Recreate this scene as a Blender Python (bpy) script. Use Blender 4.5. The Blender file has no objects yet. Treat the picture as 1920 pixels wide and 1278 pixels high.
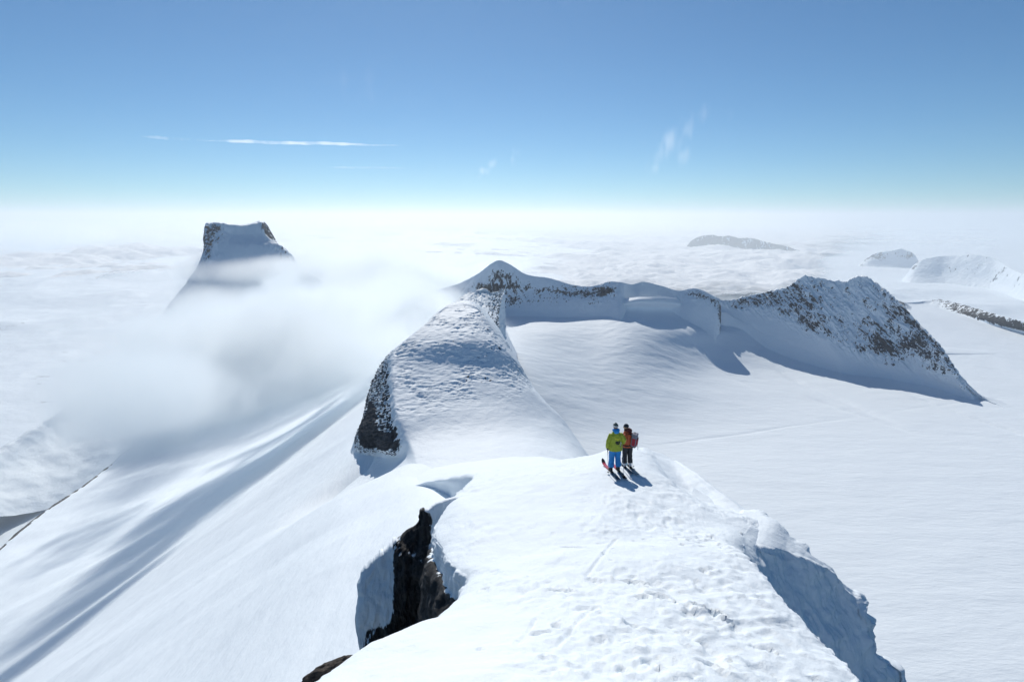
import bpy, bmesh, math, random
DQ = 1.0
import numpy as np
from mathutils import Vector, Matrix
random.seed(7); rng = np.random.default_rng(11)
S = bpy.context.scene
C = S.collection
PITCH = math.radians(12.27); F = 1067.0
SUN_EL = math.radians(41.0); SUN_AZ = math.radians(-8.9)      # azimuth measured from +Y towards +X
cp, sp = math.cos(PITCH), math.sin(PITCH)

# ------------------------------------------------------------------ measuring: a direction seen from the summit
def ray(u, v):
    X = (u-960)/F; Y = (v-639)/F
    return np.array([X, cp - Y*sp, -sp - Y*cp])
def P(u, v, a):
    """a < 0: altitude relative to the summit viewpoint; a > 0: horizontal distance"""
    d = ray(u, v)
    t = a/d[2] if a < 0 else a/math.hypot(d[0], d[1])
    return d*t
def proj(p):
    p = np.asarray(p, float)
    x, y, z = p[..., 0], p[..., 1], p[..., 2]
    f = np.maximum(y*cp - z*sp, 0.3); up = y*sp + z*cp
    return np.stack([960 + F*x/f, 639 - F*up/f], -1)

# ------------------------------------------------------------------ noise
_perm = np.random.default_rng(3).permutation(4096).astype(np.int64)
_g3 = np.random.default_rng(5).normal(size=(4096, 3)); _g3 /= np.linalg.norm(_g3, axis=1)[:, None]
def perlin(p):
    p = np.asarray(p, float)
    i = np.floor(p).astype(np.int64); f = p - i
    w = f*f*f*(f*(f*6-15)+10)
    out = np.zeros(p.shape[:-1])
    for dx in (0, 1):
        for dy in (0, 1):
            for dz in (0, 1):
                h = _perm[(i[..., 0]+dx) & 4095]
                h = _perm[(h + i[..., 1]+dy) & 4095]
                h = _perm[(h + i[..., 2]+dz) & 4095]
                g = _g3[h]
                d = g[..., 0]*(f[..., 0]-dx) + g[..., 1]*(f[..., 1]-dy) + g[..., 2]*(f[..., 2]-dz)
                wx = w[..., 0] if dx else 1-w[..., 0]
                wy = w[..., 1] if dy else 1-w[..., 1]
                wz = w[..., 2] if dz else 1-w[..., 2]
                out += wx*wy*wz*d
    return out*1.5
def fbm(p, octs=5, gain=.5, lac=2.03, ridged=False):
    a = 1.; s = 0.; q = np.array(p, float); n = 0.
    for o in range(octs):
        v = perlin(q + o*17.3)
        if ridged: v = 1 - 2*np.abs(v)
        s = s + a*v; n += a; a *= gain; q = q*lac
    return s/n
def sstep(a, b, x):
    t = np.clip((x-a)/(b-a), 0, 1); return t*t*(3-2*t)

# ------------------------------------------------------------------ lofts
def pchip(x, y, xs):
    """monotone cubic through y (n, ...) at x, evaluated at xs"""
    n = len(x)
    if n == 2:
        t = ((xs-x[0])/(x[1]-x[0])).reshape((-1,)+(1,)*(y.ndim-1))
        return y[0]*(1-t) + y[1]*t
    h = np.diff(x); sh = (-1,)+(1,)*(y.ndim-1)
    d = np.diff(y, axis=0)/h.reshape(sh)
    m = np.zeros_like(y)
    w1 = (2*h[1:]+h[:-1]).reshape(sh); w2 = (h[1:]+2*h[:-1]).reshape(sh)
    ok = d[:-1]*d[1:] > 0
    with np.errstate(divide='ignore', invalid='ignore'):
        hm = (w1+w2)/(w1/d[:-1]+w2/d[1:])
    m[1:-1] = np.where(ok, hm, 0)
    m[0] = d[0]; m[-1] = d[-1]
    k = np.clip(np.searchsorted(x, xs, side='right')-1, 0, n-2)
    hh = h[k]; t = (xs-x[k])/hh
    t = t.reshape(sh); hh = hh.reshape(sh)
    return ((2*t**3-3*t**2+1)*y[k] + (t**3-2*t**2+t)*hh*m[k] + (-2*t**3+3*t**2)*y[k+1] + (t**3-t**2)*hh*m[k+1])
def catm(x, y, xs):
    n = len(x)
    if n == 2: return pchip(x, y, xs)
    sh = (-1,)+(1,)*(y.ndim-1)
    h = np.diff(x).reshape(sh); d = np.diff(y, axis=0)/h
    m = np.zeros_like(y)
    m[1:-1] = (d[:-1]*h[1:] + d[1:]*h[:-1])/(h[:-1]+h[1:])
    m[0] = d[0]; m[-1] = d[-1]
    k = np.clip(np.searchsorted(x, xs, side='right')-1, 0, n-2)
    hh = (x[k+1]-x[k]).reshape(sh); t = ((xs-x[k])/(x[k+1]-x[k])).reshape(sh)
    return ((2*t**3-3*t**2+1)*y[k] + (t**3-2*t**2+t)*hh*m[k] + (-2*t**3+3*t**2)*y[k+1] + (t**3-t**2)*hh*m[k+1])
def pts(rows):
    """rows of (u,v,a[,mask]) or ('w',x,y,z[,mask]) or ('+',dx,dy,dz[,mask]) relative to the previous point -> (nr,nc,4)"""
    out = []
    for r in rows:
        o = []
        for c in r:
            if c[0] == 'w': q = list(c[1:4]); m = c[4] if len(c) > 4 else 0
            elif c[0] == '+': q = [o[-1][i]+c[1+i] for i in range(3)]; m = c[4] if len(c) > 4 else o[-1][3]
            else: q = list(P(*c[:3])); m = c[3] if len(c) > 3 else 0
            o.append(q+[m])
        out.append(o)
    return np.array(out, float)
def axis_samples(G, ax, n, dens=None):
    """spread n samples along an axis in proportion to how long each span looks"""
    pr = proj(G[..., :3])
    d = np.linalg.norm(np.diff(pr, axis=ax), axis=-1)
    d = np.minimum(d, 700)
    L = np.sqrt((d**2).mean(axis=1-ax)) + 6
    if dens: L = L*np.array(dens)
    x = np.concatenate([[0], np.cumsum(L)])           # knot positions
    return x, np.linspace(0, x[-1], n)
def loft(G, nr, nc, fr=pchip, fc=catm, chord=True, breaks=(), rd=None, cd=None):
    """breaks: row indices that stay sharp creases"""
    xr, sr = axis_samples(G, 0, nr, rd); xc, sc_ = axis_samples(G, 1, nc, cd)
    W = np.moveaxis(fc(xc, np.moveaxis(G, 1, 0), sc_), 0, 1)      # (rows, nc, 4)
    ed = [0]+list(breaks)+[len(xr)-1]
    out = []
    for a, b in zip(ed[:-1], ed[1:]):
        s = sr[(sr >= xr[a]) & ((sr < xr[b]) if b != len(xr)-1 else (sr <= xr[b]+1e-9))]
        if a != 0: s = np.concatenate([[xr[a]], s[s > xr[a]+1e-6]])
        out.append(fr(xr[a:b+1], W[a:b+1], s))
    return np.concatenate(out, 0)
def normals(G):
    a = np.gradient(G[..., :3], axis=1); b = np.gradient(G[..., :3], axis=0)
    n = np.cross(a, b); n /= np.linalg.norm(n, axis=-1)[..., None]+1e-12
    return n
def grid_mesh(name, G, mat, kind='structure', label=None, smooth=True, flip=False, mask=None, parent=None, cat=None):
    nr, nc = G.shape[:2]
    me = bpy.data.meshes.new(name)
    co = np.ascontiguousarray(G[..., :3].reshape(-1, 3), dtype=np.float32)
    idx = np.arange(nr*nc).reshape(nr, nc)
    q = np.stack([idx[:-1, :-1], idx[:-1, 1:], idx[1:, 1:], idx[1:, :-1]], -1).reshape(-1, 4)
    if flip: q = q[:, ::-1]
    nq = len(q)
    me.vertices.add(len(co)); me.vertices.foreach_set('co', co.ravel())
    me.loops.add(nq*4); me.loops.foreach_set('vertex_index', np.ascontiguousarray(q, dtype=np.int32).ravel())
    me.polygons.add(nq); me.polygons.foreach_set('loop_start', np.arange(nq, dtype=np.int32)*4)
    me.polygons.foreach_set('use_smooth', np.full(nq, smooth))
    me.update(calc_edges=True)
    if mask is None and G.shape[-1] > 3: mask = G[..., 3]
    if mask is not None:
        at = me.attributes.new('rock', 'FLOAT', 'POINT'); at.data.foreach_set('value', np.ascontiguousarray(mask, dtype=np.float32).ravel())
    me.materials.append(mat)
    o = bpy.data.objects.new(name, me); C.objects.link(o)
    if kind: o['kind'] = kind
    if label: o['label'] = label
    if cat: o['category'] = cat
    if parent: o.parent = parent
    return o

# ------------------------------------------------------------------ materials
class NT:
    def __init__(s, name):
        s.m = bpy.data.materials.new(name); s.m.use_nodes = True; s.t = s.m.node_tree; s.t.nodes.clear()
    def n(s, typ, inp=None, **kw):
        x = s.t.nodes.new(typ)
        for k, v in kw.items(): setattr(x, k, v)
        for k, v in (inp or {}).items():
            if isinstance(v, bpy.types.NodeSocket): s.t.links.new(v, x.inputs[k])
            else: x.inputs[k].default_value = v
        return x
    def math(s, op, a, b=0., c=None, clamp=False):
        x = s.t.nodes.new('ShaderNodeMath'); x.operation = op; x.use_clamp = clamp
        for i, v in enumerate((a, b) if c is None else (a, b, c)):
            if isinstance(v, bpy.types.NodeSocket): s.t.links.new(v, x.inputs[i])
            else: x.inputs[i].default_value = v
        return x.outputs[0]
    def ramp(s, val, lo, hi, a=0., b=1.):
        x = s.t.nodes.new('ShaderNodeMapRange'); x.interpolation_type = 'SMOOTHSTEP'
        s.t.links.new(val, x.inputs[0])
        for i, v in zip((1, 2, 3, 4), (lo, hi, a, b)): x.inputs[i].default_value = v
        return x.outputs[0]
    def mix(s, f, a, b):
        x = s.t.nodes.new('ShaderNodeMix'); x.data_type = 'RGBA'
        for i, v in ((0, f), (6, a), (7, b)):
            if isinstance(v, bpy.types.NodeSocket): s.t.links.new(v, x.inputs[i])
            else: x.inputs[i].default_value = v
        return x.outputs[2]
    def noise(s, scale, detail=6, rough=.55, vec=None, stretch=None, dist=0.):
        if vec is None: vec = s.n('ShaderNodeNewGeometry').outputs['Position']
        if stretch:
            mp = s.n('ShaderNodeMapping', {'Vector': vec}); mp.inputs['Scale'].default_value = stretch[:3]
            if len(stretch) > 3: mp.inputs['Rotation'].default_value = stretch[3]
            vec = mp.outputs[0]
        return s.n('ShaderNodeTexNoise', {'Vector': vec, 'Scale': scale, 'Detail': detail, 'Roughness': rough, 'Distortion': dist}).outputs['Fac']
    def bump(s, h, dist, strength=1., normal=None):
        d = {'Height': h, 'Distance': dist, 'Strength': strength}
        if normal is not None: d['Normal'] = normal
        return s.n('ShaderNodeBump', d).outputs[0]
    def out(s, sh=None, vol=None):
        o = s.n('ShaderNodeOutputMaterial')
        if sh is not None: s.t.links.new(sh, o.inputs[0])
        if vol is not None: s.t.links.new(vol, o.inputs[1])
        return s.m

SNOW = (.82, .89, .945, 1)
def mountain_mat(name, L, rock_scale=None, rock_stretch=(1, 1, 1), rock_col=(.05, .05, .055), rock_col2=(.13, .125, .12), wind=None, bumps=(), soft=.05, speck=None, rough=.62):
    """snow with rock breaking through where the 'rock' attribute allows it. bumps: (scale, distance, stretch)"""
    k = NT(name)
    nrm = None
    for b in bumps:
        nrm = k.bump(k.noise(b[0], 5, .55, stretch=b[2] if len(b) > 2 else None), b[1], 1., nrm)
    d = {'Base Color': SNOW, 'Roughness': rough, 'Specular IOR Level': .25}
    if nrm is not None: d['Normal'] = nrm
    snow = k.n('ShaderNodeBsdfPrincipled', d).outputs[0]
    if rock_scale is None: return k.out(snow)
    at = k.n('ShaderNodeAttribute', attribute_name='rock').outputs['Fac']
    n1 = k.noise(rock_scale, 7, .62, stretch=rock_stretch, dist=.4)
    v = k.math('ADD', k.math('SUBTRACT', n1, .5), k.math('SUBTRACT', at, .5))
    if speck:
        n3 = k.noise(rock_scale*speck, 3, .7, stretch=rock_stretch)
        v = k.math('ADD', v, k.math('MULTIPLY', k.math('SUBTRACT', n3, .5), .5))
    fac = k.ramp(v, -soft/2, soft/2)
    n2 = k.noise(rock_scale*2.3, 6, .7, stretch=rock_stretch)
    col = k.mix(k.ramp(n2, .35, .65), (*rock_col, 1), (*rock_col2, 1))
    rb = k.bump(k.noise(rock_scale*1.4, 8, .7, stretch=rock_stretch), L, 1.)
    rock = k.n('ShaderNodeBsdfPrincipled', {'Base Color': col, 'Roughness': .8, 'Normal': rb, 'Specular IOR Level': .3}).outputs[0]
    mx = k.n('ShaderNodeMixShader', {0: fac, 1: snow, 2: rock})
    return k.out(mx.outputs[0])
def simple(name, col, rough=.7, metal=0., nscale=None, col2=None, bump=None):
    k = NT(name)
    d = {'Base Color': (*col, 1), 'Roughness': rough, 'Metallic': metal}
    tc = k.n('ShaderNodeTexCoord').outputs['Object']
    if nscale:
        n = k.noise(nscale, 4, .6, vec=tc)
        d['Base Color'] = k.mix(k.ramp(n, .35, .65), (*col, 1), (*(col2 or [c*.75 for c in col]), 1))
        if bump: d['Normal'] = k.bump(n, bump, 1.)
    return k.out(k.n('ShaderNodeBsdfPrincipled', d).outputs[0])
# ================================================================== TERRAIN
XC = lambda y: np.interp(y, [0, 45, 56, 75, 97, 1700], [-4, -4.5, -5.5, -10, -19, -84])
_fx = np.linspace(-400, 900, 2600)
_fz = pchip(np.array([-400, -60, -8, 0, 12, 30, 90, 186, 290, 400, 530, 900.]), np.array([700, 95, 3, 1, 5, 16, 56, 116, 158, 184, 212, 268.]), _fx)
def flank_z(x, y):
    q = x - XC(y)
    f = -np.interp(-q, _fx, _fz)
    return np.interp(y, [0, 20, 45, 56, 66, 75, 86, 97, 120, 150, 1700], [-25, -27.5, -29.8, -31.4, -34.2, -37.3, -41.4, -45.6, -51.5, -56.5, -205]) + f - 9*np.exp(-((x+37)/12)**2-((y-131)/15)**2)
def rows_ridge(spec):
    """near snow ridge: each row runs from the left lip to the right rim; add the walls below both"""
    out = []
    for s in spec:
        core = [P(*c[:3]) if c[0] != 'w' else np.array(c[1:4], float) for c in s['p'] if c[0] != '+']
        if s['p'][-1][0] == '+': core.append(core[-1]+np.array([.45, .25, -.8]))
        m = s.get('m', 0.)
        g = s.get('g', 0.)
        a_, b_ = core[-2], core[-1]; mid = b_*.62 + a_*.38
        q1 = a_*.72 + b_*.28; q1 = np.array([q1[0], q1[1], min(a_[2], q1[2])-g*.75])
        q2 = np.array([mid[0], mid[1], mid[2]-g])
        q3 = a_*.14 + b_*.86; q3 = np.array([q3[0], q3[1], q3[2]-g*.18])
        core = core[:-1] + [q1, q2, q3, core[-1]]
        lip, rim = core[0], core[-1]
        L = s.get('L', ((-.16, 0, -.28), (.0, .0, -.62), (-.04, 0, -.22), (-.6, .1, -6.), (-1.8, 1, -16)))
        left = [lip]
        for d in L: left.append(left[-1]+np.array(d))
        e = left[-1]
        for dx, dz in ((-15, -.5), (-42, -14)):
            left.append(np.array([e[0]+dx, e[1]+3, min(float(flank_z(e[0]+dx, e[1]+3)), e[2]-4)+dz-2.5]))
        lm = [0, 0, .1*m, m, m, m, 0, 0, 0][:len(left)]
        left = [np.append(p, lm[i]) for i, p in enumerate(left)][::-1]
        R = s.get('R', ((.7, .1, -1.1), (3, 1, -6), (20, 6, -50)))
        right = [rim]
        for d in R: right.append(right[-1]+np.array(d))
        out.append(left + [np.append(c, 0) for c in core[1:]] + [np.append(p, 0) for p in right[1:]])
    return np.array(out)
ROLL = ((-1.5, 0, -.4), (-1.5, 0, -.8), (-2, 0, -1.4), (-3, 0, -2.4), (-3, 0, -2.6))
R_ = ('+',)
SOFT = ((.5, .1, -.3), (1., .3, -1.3), (8, 4, -30))
RS = [
 dict(p=[('w',-4.5,-2,-4.2),('w',-2,-2,-2.6),('w',.2,-2,-1.9),('w',2.2,-2,-2.5),('w',4.6,-2,-4.6),('w',6.6,-2,-8)]),
 dict(p=[('w',-4.6,1.5,-4.8),('w',-2,1.6,-3.3),('w',.2,1.6,-2.8),('w',2.4,1.6,-3.3),('w',4.8,1.6,-5.2),('w',6.8,1.6,-8.6)]),
 dict(p=[(560,1330,-6.2),(780,1340,-5.5),(1000,1340,-5.2),(1260,1340,-5.6),(1640,1350,-7.3),R_], g=0, m=.5),
 dict(p=[(625,1272,-6.7),(800,1262,-6.1),(1010,1262,-5.9),(1260,1262,-6.2),(1596,1268,-7.6),R_], g=0, m=.6),
 dict(p=[(690,1222,-7.0),(830,1205,-6.6),(1030,1200,-6.4),(1255,1195,-6.7),(1543,1210,-7.8),R_], g=0, m=.8),
 dict(p=[(762,1182,-7.3),(880,1160,-7.0),(1050,1145,-6.9),(1250,1130,-7.1),(1490,1155,-7.9),R_], g=0, m=.8),
 dict(p=[(838,1146,-7.8),(930,1115,-7.5),(1065,1090,-7.4),(1235,1075,-7.6),(1437,1095,-8.1),R_], g=0, m=1),
 dict(p=[(880,1092,-8.3),(945,1070,-8.0),(1075,1042,-7.85),(1220,1030,-8.0),(1392,1050,-8.4),R_], g=0, m=1),
 dict(p=[(842,1037,-8.9),(915,1022,-8.6),(1062,1000,-8.4),(1200,990,-8.6),(1345,1006,-8.9),(1400,1001,-9.5)], g=0, R=SOFT, m=1),
 dict(p=[(818,988,-9.7),(890,972,-9.2),(1050,955,-8.95),(1190,945,-9.1),(1320,975,-9.3),(1420,975,-9.85)], g=0, R=SOFT, m=.9),
 dict(p=[(852,938,-10.3),(915,928,-9.9),(1040,915,-9.4),(1160,905,-9.35),(1290,930,-9.6),(1398,955,-10.1)], g=.2, R=SOFT, m=0),
 dict(p=[(868,915,-11.3),(945,898,-10.6),(1060,882,-9.75),(1155,872,-9.5),(1235,885,-9.8),(1325,905,-10.4)], g=0.45, m=0),
 dict(p=[(890,893,-13.2),(965,875,-12),(1072,858,-10.6),(1150,843,-10.2),(1205,845,-10.5),(1275,872,-11.1)], m=0),
 dict(p=[(869,893,-28.2),(965,880,-22),(1072,900,-17),(1150,905,-16),(1215,915,-17),(1270,930,-19)], m=0, L=((0,0,-2),(.2,0,-3),(.2,0,-3),(.2,0,-3),(.2,0,-3))),
 dict(p=[(810,900,-39),(900,873,-36),(1000,866,-33),(1080,872,-33),(1130,890,-35),(1180,920,-39)], m=0, L=((0,0,-.6),(0,0,-1),(0,0,-2),(0,0,-3),(0,0,-3))),
 dict(p=[(760,905,-46),(840,880,-45),(950,862,-45),(1020,860,-46),(1075,868,-48),(1120,890,-54)], m=0, L=ROLL, R=((3,1,-6),(6,2,-15),(60,10,-100))),
 dict(p=[(765,870,-56),(840,860,-57),(930,850,-57),(1000,850,-58),(1050,860,-60),(1090,875,-66)], m=0, L=ROLL, R=((3,1,-6),(6,2,-15),(60,10,-100))),
]
G = rows_ridge(RS)
A = loft(G, int(760*DQ), int(900*DQ), fr=catm, fc=catm)
A[..., 3] = np.clip(A[..., 3], 0, 1)
n = normals(A)
p = A[..., :3]
up = np.clip(np.abs(n[..., 2]), 0, 1)
dist = np.linalg.norm(p, axis=-1)
near = np.clip(1.6 - dist/60, .0, 1)
wst = p*np.array([1, 1, .6])
d = .30*fbm(wst/5.5, 3) + .10*fbm(wst/1.5+9, 3)*near
# scoured, lumpy rime patches with smooth snow between them
X0, Y0 = p[..., 0], p[..., 1]
patch = sstep(-.02, .22, fbm(p/np.array([2.2, 4.0, 9])+31, 3))
rim = sstep(.75, .45, up)
lump = fbm(p/.34, 4)
cr_m = np.clip(sstep(12.5, 10, Y0)*sstep(2.5, 4.5, Y0)*sstep(-.6, .8, X0)*1.0 + .8*np.exp(-((X0-5.2+.25*(Y0-14))/1.3)**2)*sstep(9, 11, Y0)*sstep(19, 16, Y0) + .5*patch, 0, 1)*near
cq = p + .25*np.stack([fbm(p/.6+3, 2), fbm(p/.6+8, 2), 0*d], -1)
cr1 = fbm(cq/.62+12, 3); cr2 = fbm(cq/.21+40, 3)
cr_m *= .35+.65*sstep(-.25, .25, fbm(p/2.6+90, 3))
d += cr_m*(.046*sstep(-.04, .06, cr1) + .030*sstep(.0, .10, cr2)*sstep(-.3, .2, cr1) - .05*sstep(.18, .34, fbm(cq/.36+70, 2)))
d += (.012 + .060*patch*near + .12*rim*near)*lump*near
d += .02*fbm(p/np.array([.16, .16, .16])+3, 3)*near*(.35+.65*patch)
# fluted rime on the steep right-hand flank
fl = fbm(np.stack([p[..., 0]*.4+p[..., 1]*1.4, p[..., 1]*.3, p[..., 2]*.55], -1), 4, ridged=True)
m = A[..., 3]
flat = np.exp(-(((p[..., 0]-4.1)/1.6)**2+((p[..., 1]-20.2)/2.0)**2)**2)
d *= (1-.93*flat)
# the near trench: footprints, ski cuts and trampled snow
X, Y = p[..., 0], p[..., 1]
def pit(x, y, rx, ry, ang, dep, rimh=.25):
    global d
    c, s = math.cos(ang), math.sin(ang)
    dx, dy = X-x, Y-y
    w = np.abs(dx)+np.abs(dy) < 4*max(rx, ry)
    a = (dx[w]*c+dy[w]*s)/rx; b = (-dx[w]*s+dy[w]*c)/ry
    q = np.sqrt(a*a+b*b)
    d[w] -= dep*(1-sstep(.55, 1.05, q)) - dep*rimh*np.exp(-((q-1.25)/.25)**2)
def near_pt(u, v, zz=None):
    pr = PR
    k = np.argmin((pr[..., 0]-u)**2+(pr[..., 1]-v)**2 + (dist > 45)*1e6)
    return p.reshape(-1, 3)[k]
PR = proj(p)
for (u, v, rx, ry, a, dep) in [(1012,1190,.20,.11,.2,.10),(1045,1180,.10,.10,0,.09),(1055,1105,.3,.10,-.2,.11),(1195,1083,.40,.10,-.15,.12),(1235,1110,.22,.12,-.3,.1),
        (1312,1133,.20,.11,-.6,.14),(1338,1142,.20,.12,-.5,.16),(1372,1165,.22,.08,-.8,.12),(1385,1178,.15,.08,-.3,.1),(1205,1112,.2,.1,.1,.12),
        (1418,1210,.10,.06,-.7,.1),(1445,1218,.16,.05,-.9,.1),(1183,1168,.16,.12,.1,.12),(1215,1240,.12,.16,.2,.1),(1170,1256,.1,.12,.3,.1),
        (1350,1248,.22,.1,-.7,.12),(1475,1245,.2,.1,-.6,.13),(1500,1262,.2,.1,-.4,.13),(908,1105,.14,.07,-.6,.09),(1020,1245,.1,.06,.1,.07),(1075,1020,.4,.10,-.3,.06),
        (1382,1212,.1,.06,-.7,.07),(1290,1140,.12,.06,-.7,.07),(1265,1118,.14,.07,-.2,.08),(1100,1140,.2,.12,.3,.07),(1120,1200,.16,.1,.6,.07),(1110,1080,.15,.08,.1,.07)]:
    q = near_pt(u, v); pit(q[0], q[1], rx, ry, a, dep)
r2 = random.Random(4)
for i in range(150):                                    # small prints and clods trampled between the skiers and the summit
    t = r2.random()
    u = 1190 + 150*t + r2.gauss(0, 50+110*t); v = 920 + 350*t + r2.gauss(0, 16)
    q = near_pt(u, v); pit(q[0], q[1], r2.uniform(.05, .13), r2.uniform(.04, .08), r2.uniform(0, 3), r2.uniform(.02, .06)*(1 if r2.random() < .75 else -.6))
tr = sstep(1.6, .5, np.abs(X-(1.6+.0*Y)))*sstep(14, 8, Y)*sstep(3.5, 5, Y)
d += .075*tr*fbm(p/.27+77, 3)
# the two skiers' own shallow tracks leading down from the summit
def cut(pa, pb, w, dep):
    global d
    pa = np.array(pa); pb = np.array(pb); L = np.linalg.norm(pb-pa); e = (pb-pa)/L
    dx, dy = X-pa[0], Y-pa[1]
    t = dx*e[0]+dy*e[1]; s = -dx*e[1]+dy*e[0]
    d -= dep*np.exp(-(s/w)**4)*(t > 0)*(t < L)
for (ua, va, ub, vb, dp) in [(1128,1040,1155,1005,.05),(1095,1075,1128,1040,.04),(1040,1215,1120,1130,.05),(965,1215,1010,1160,.04)]:
    qa, qb = near_pt(ua, va), near_pt(ub, vb); cut(qa[:2], qb[:2], .035, dp)
rockd = m*(.35*fbm(p/1.1, 5, ridged=True)+.12*fbm(p/.3, 3))
SGN = np.sign(n[..., 2])[..., None]; SGN = 1 if np.median(SGN) > 0 else -1
p2 = p + SGN*n*(d*(1-m) + rockd)[..., None]
A = np.concatenate([p2, m[..., None]], -1)
M_near = mountain_mat('near_snow_and_rock', .12, rock_scale=1.6, rock_stretch=(1, 1, .4), rock_col=(.012, .013, .016), rock_col2=(.055, .054, .054),
                      bumps=((1.6, .06), (7, .018), (32, .006)), soft=.06)
grid_mesh('snow_ridge', A, M_near)
RIDGE = A
def ridge_z(x, y):
    w = (np.abs(RIDGE[..., 0]-x) < .4) & (np.abs(RIDGE[..., 1]-y) < .4)
    q = RIDGE[w]
    k = np.argsort((q[:, 0]-x)**2+(q[:, 1]-y)**2)[:6]
    return float(q[k, 2].mean())

# ------------------------------------------------------------------ dark buttress seen through the notch in the cornice
def addrow(crest, offs):
    rows = [crest]
    for o in offs: rows.append([np.append(c[:3]+np.array(o[:3]), c[3] if len(o) < 4 else o[3]) for c in rows[-1]])
    return rows
cr = [np.append(P(u, v, r), m) for u, v, r, m in
      [(905,975,19.0,0),(858,934,19.6,0),(838,938,19.5,0),(818,946,19.4,.05),(802,957,19.3,.5),(796,957,19.3,1),(786,978,19.3,1),(757,1003,19.3,1),(742,1022,19.3,.35),(716,1043,19.3,.1),(694,1063,19.3,.1),(688,1090,19.2,.25)]]
back = [np.append(c[:3]+np.array([-.3, 2.6, -5.0]), c[3]) for c in cr]
back2 = [np.append(c[:3]+np.array([-1., 5, -22.0]), 0) for c in cr]
ft = []
for k, dz, dy in ((1, -.5, -.25), (2, -1.5, -.75), (3, -3, -1.1), (4, -5, -1.6), (5, -8.5, -2.4), (6, -20, -6)):
    row = []
    for j, c in enumerate(cr):
        mm = c[3]
        if j <= 3: mm = (0, .15, .9, 1, 1, 1)[k-1] if j > 1 else (0, 0, .1, .9, 1, 1)[k-1]
        elif j <= 7: mm = 1
        elif j == 8: mm = (.1, .3, 1, 1, 1, 1)[k-1]
        elif j == 9: mm = (.1, .1, .85, 1, 1, 1)[k-1]
        else: mm = (.15, .05, .6, 1, 1, 1)[k-1]
        row.append(np.append(c[:3]+np.array([-.06*k if j > 8 else 0, dy, dz]), mm))
    ft.append(row)
Gb = np.array(ft[::-1] + [cr, back, back2])
B = loft(Gb, int(420*DQ), int(300*DQ), breaks=(6,))
n = normals(B); p = B[..., :3]; m = np.clip(B[..., 3], 0, 1)
m = np.clip(m + .55*fbm(p/np.array([.7, .7, 1.1])+3, 4)*sstep(0, .2, m)*sstep(1, .8, m), 0, 1)
q = p + .3*np.stack([fbm(p/1.2, 2)]*3, -1)
dd = .55*fbm(q/np.array([1.1, 1.1, 3.2]), 6, .6, ridged=True) + .16*np.round(3*fbm(q/np.array([.8, .8, 1.3])+9, 2))/2 + .10*fbm(p/.2, 3)
dd += .5*fbm(np.stack([p[..., 2]/1.0, 0*m, p[..., 0]/2.5], -1), 4)*.5
dd = dd*(.25+.75*m) + .16*(1-m) + .10*(1-m)*fbm(p/.8+4, 3)
ri = np.linspace(0, 1, B.shape[0])[:, None]
dd *= np.where(p[..., 2] > -11.6, .45, 1.)
s_ = 1 if np.median(n[:100, :, 1]) < 0 else -1
pB = p + s_*n*dd[..., None]
nB = normals(pB); nz = np.abs(nB[..., 2])
m = m - sstep(.3, .75, m)*.42*sstep(.42, .75, nz)*(fbm(p/.5, 2) > -.25)
B = np.concatenate([pB, m[..., None]], -1)
M_butt = mountain_mat('dark_wet_rock', .18, rock_scale=2.2, rock_stretch=(1, 1, .3), rock_col=(.012, .013, .016), rock_col2=(.070, .068, .066),
                      bumps=((1.6, .08), (9, .02)), soft=.12)
grid_mesh('rock_buttress', B, M_butt, kind='structure')

# ------------------------------------------------------------------ great snow flank falling away on the left
_e = [(-260,1300),(-120,1110),(0,1025),(50,985),(100,945),(150,912),(200,875),(240,842),(270,825),(300,808),(330,790),(360,765),(400,735),(450,700),(520,660),(600,630)]
ea, er = [], []
for u, v in _e:
    dr = ray(u, v); t = np.linspace(60, 2500, 4000)
    q = dr[None]*t[:, None]
    hit = np.where(q[:, 2] < flank_z(q[:, 0], q[:, 1]))[0]
    k = hit[0] if len(hit) else int(np.argmin(q[:, 2]-flank_z(q[:, 0], q[:, 1])))
    ea.append(math.atan2(dr[0], dr[1])); er.append(t[k]*math.hypot(dr[0], dr[1]))
#print('edge', [(round(math.degrees(a)), round(r)) for a, r in zip(ea, er)])

# ---------------------------------------------------- corniced spur curling down on the right, its near wall in its own shade
def Py(u, v, y):
    d_ = ray(u, v); return d_*(y/d_[1])
sp_ = [(1300,915,20.3,1285,985,17.6),(1374,953,19.0,1345,1003,16.4),(1398,955,18.2,1392,1011,15.9),(1448,974,17.1,1436,1020,15.6),(1484,1013,16.4,1474,1031,15.65),(1512,1034,16.0,1512,1045,15.7),(1541,1052,15.9,1541,1059,15.7),(1567,1079,15.8,1566,1085,15.65),
       (1586,1096,15.7,1584,1103,15.55),(1603,1111,15.6,1601,1118,15.45),(1612,1138,15.45,1609,1143,15.3),(1637,1163,15.35,1633,1169,15.2),(1644,1195,15.2,1639,1200,15.05),(1630,1214,15.1,1626,1220,14.95),(1655,1234,15.05,1650,1240,14.9),(1667,1256,15.0,1662,1262,14.85),(1674,1280,14.9,1668,1286,14.75),(1690,1350,14.8,1684,1356,14.65),(1710,1450,14.6,1702,1456,14.45)]
O_ = np.array([Py(a, b, c) for a, b, c, _, _, _ in sp_]); K_ = np.array([Py(d_, e, f) for _, _, _, d_, e, f in sp_])
hgt = np.interp(np.arange(len(sp_)), [0, 1, 2, 4, 8, 18], [.1, .25, .5, .8, 1, 1])[:, None]
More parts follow.
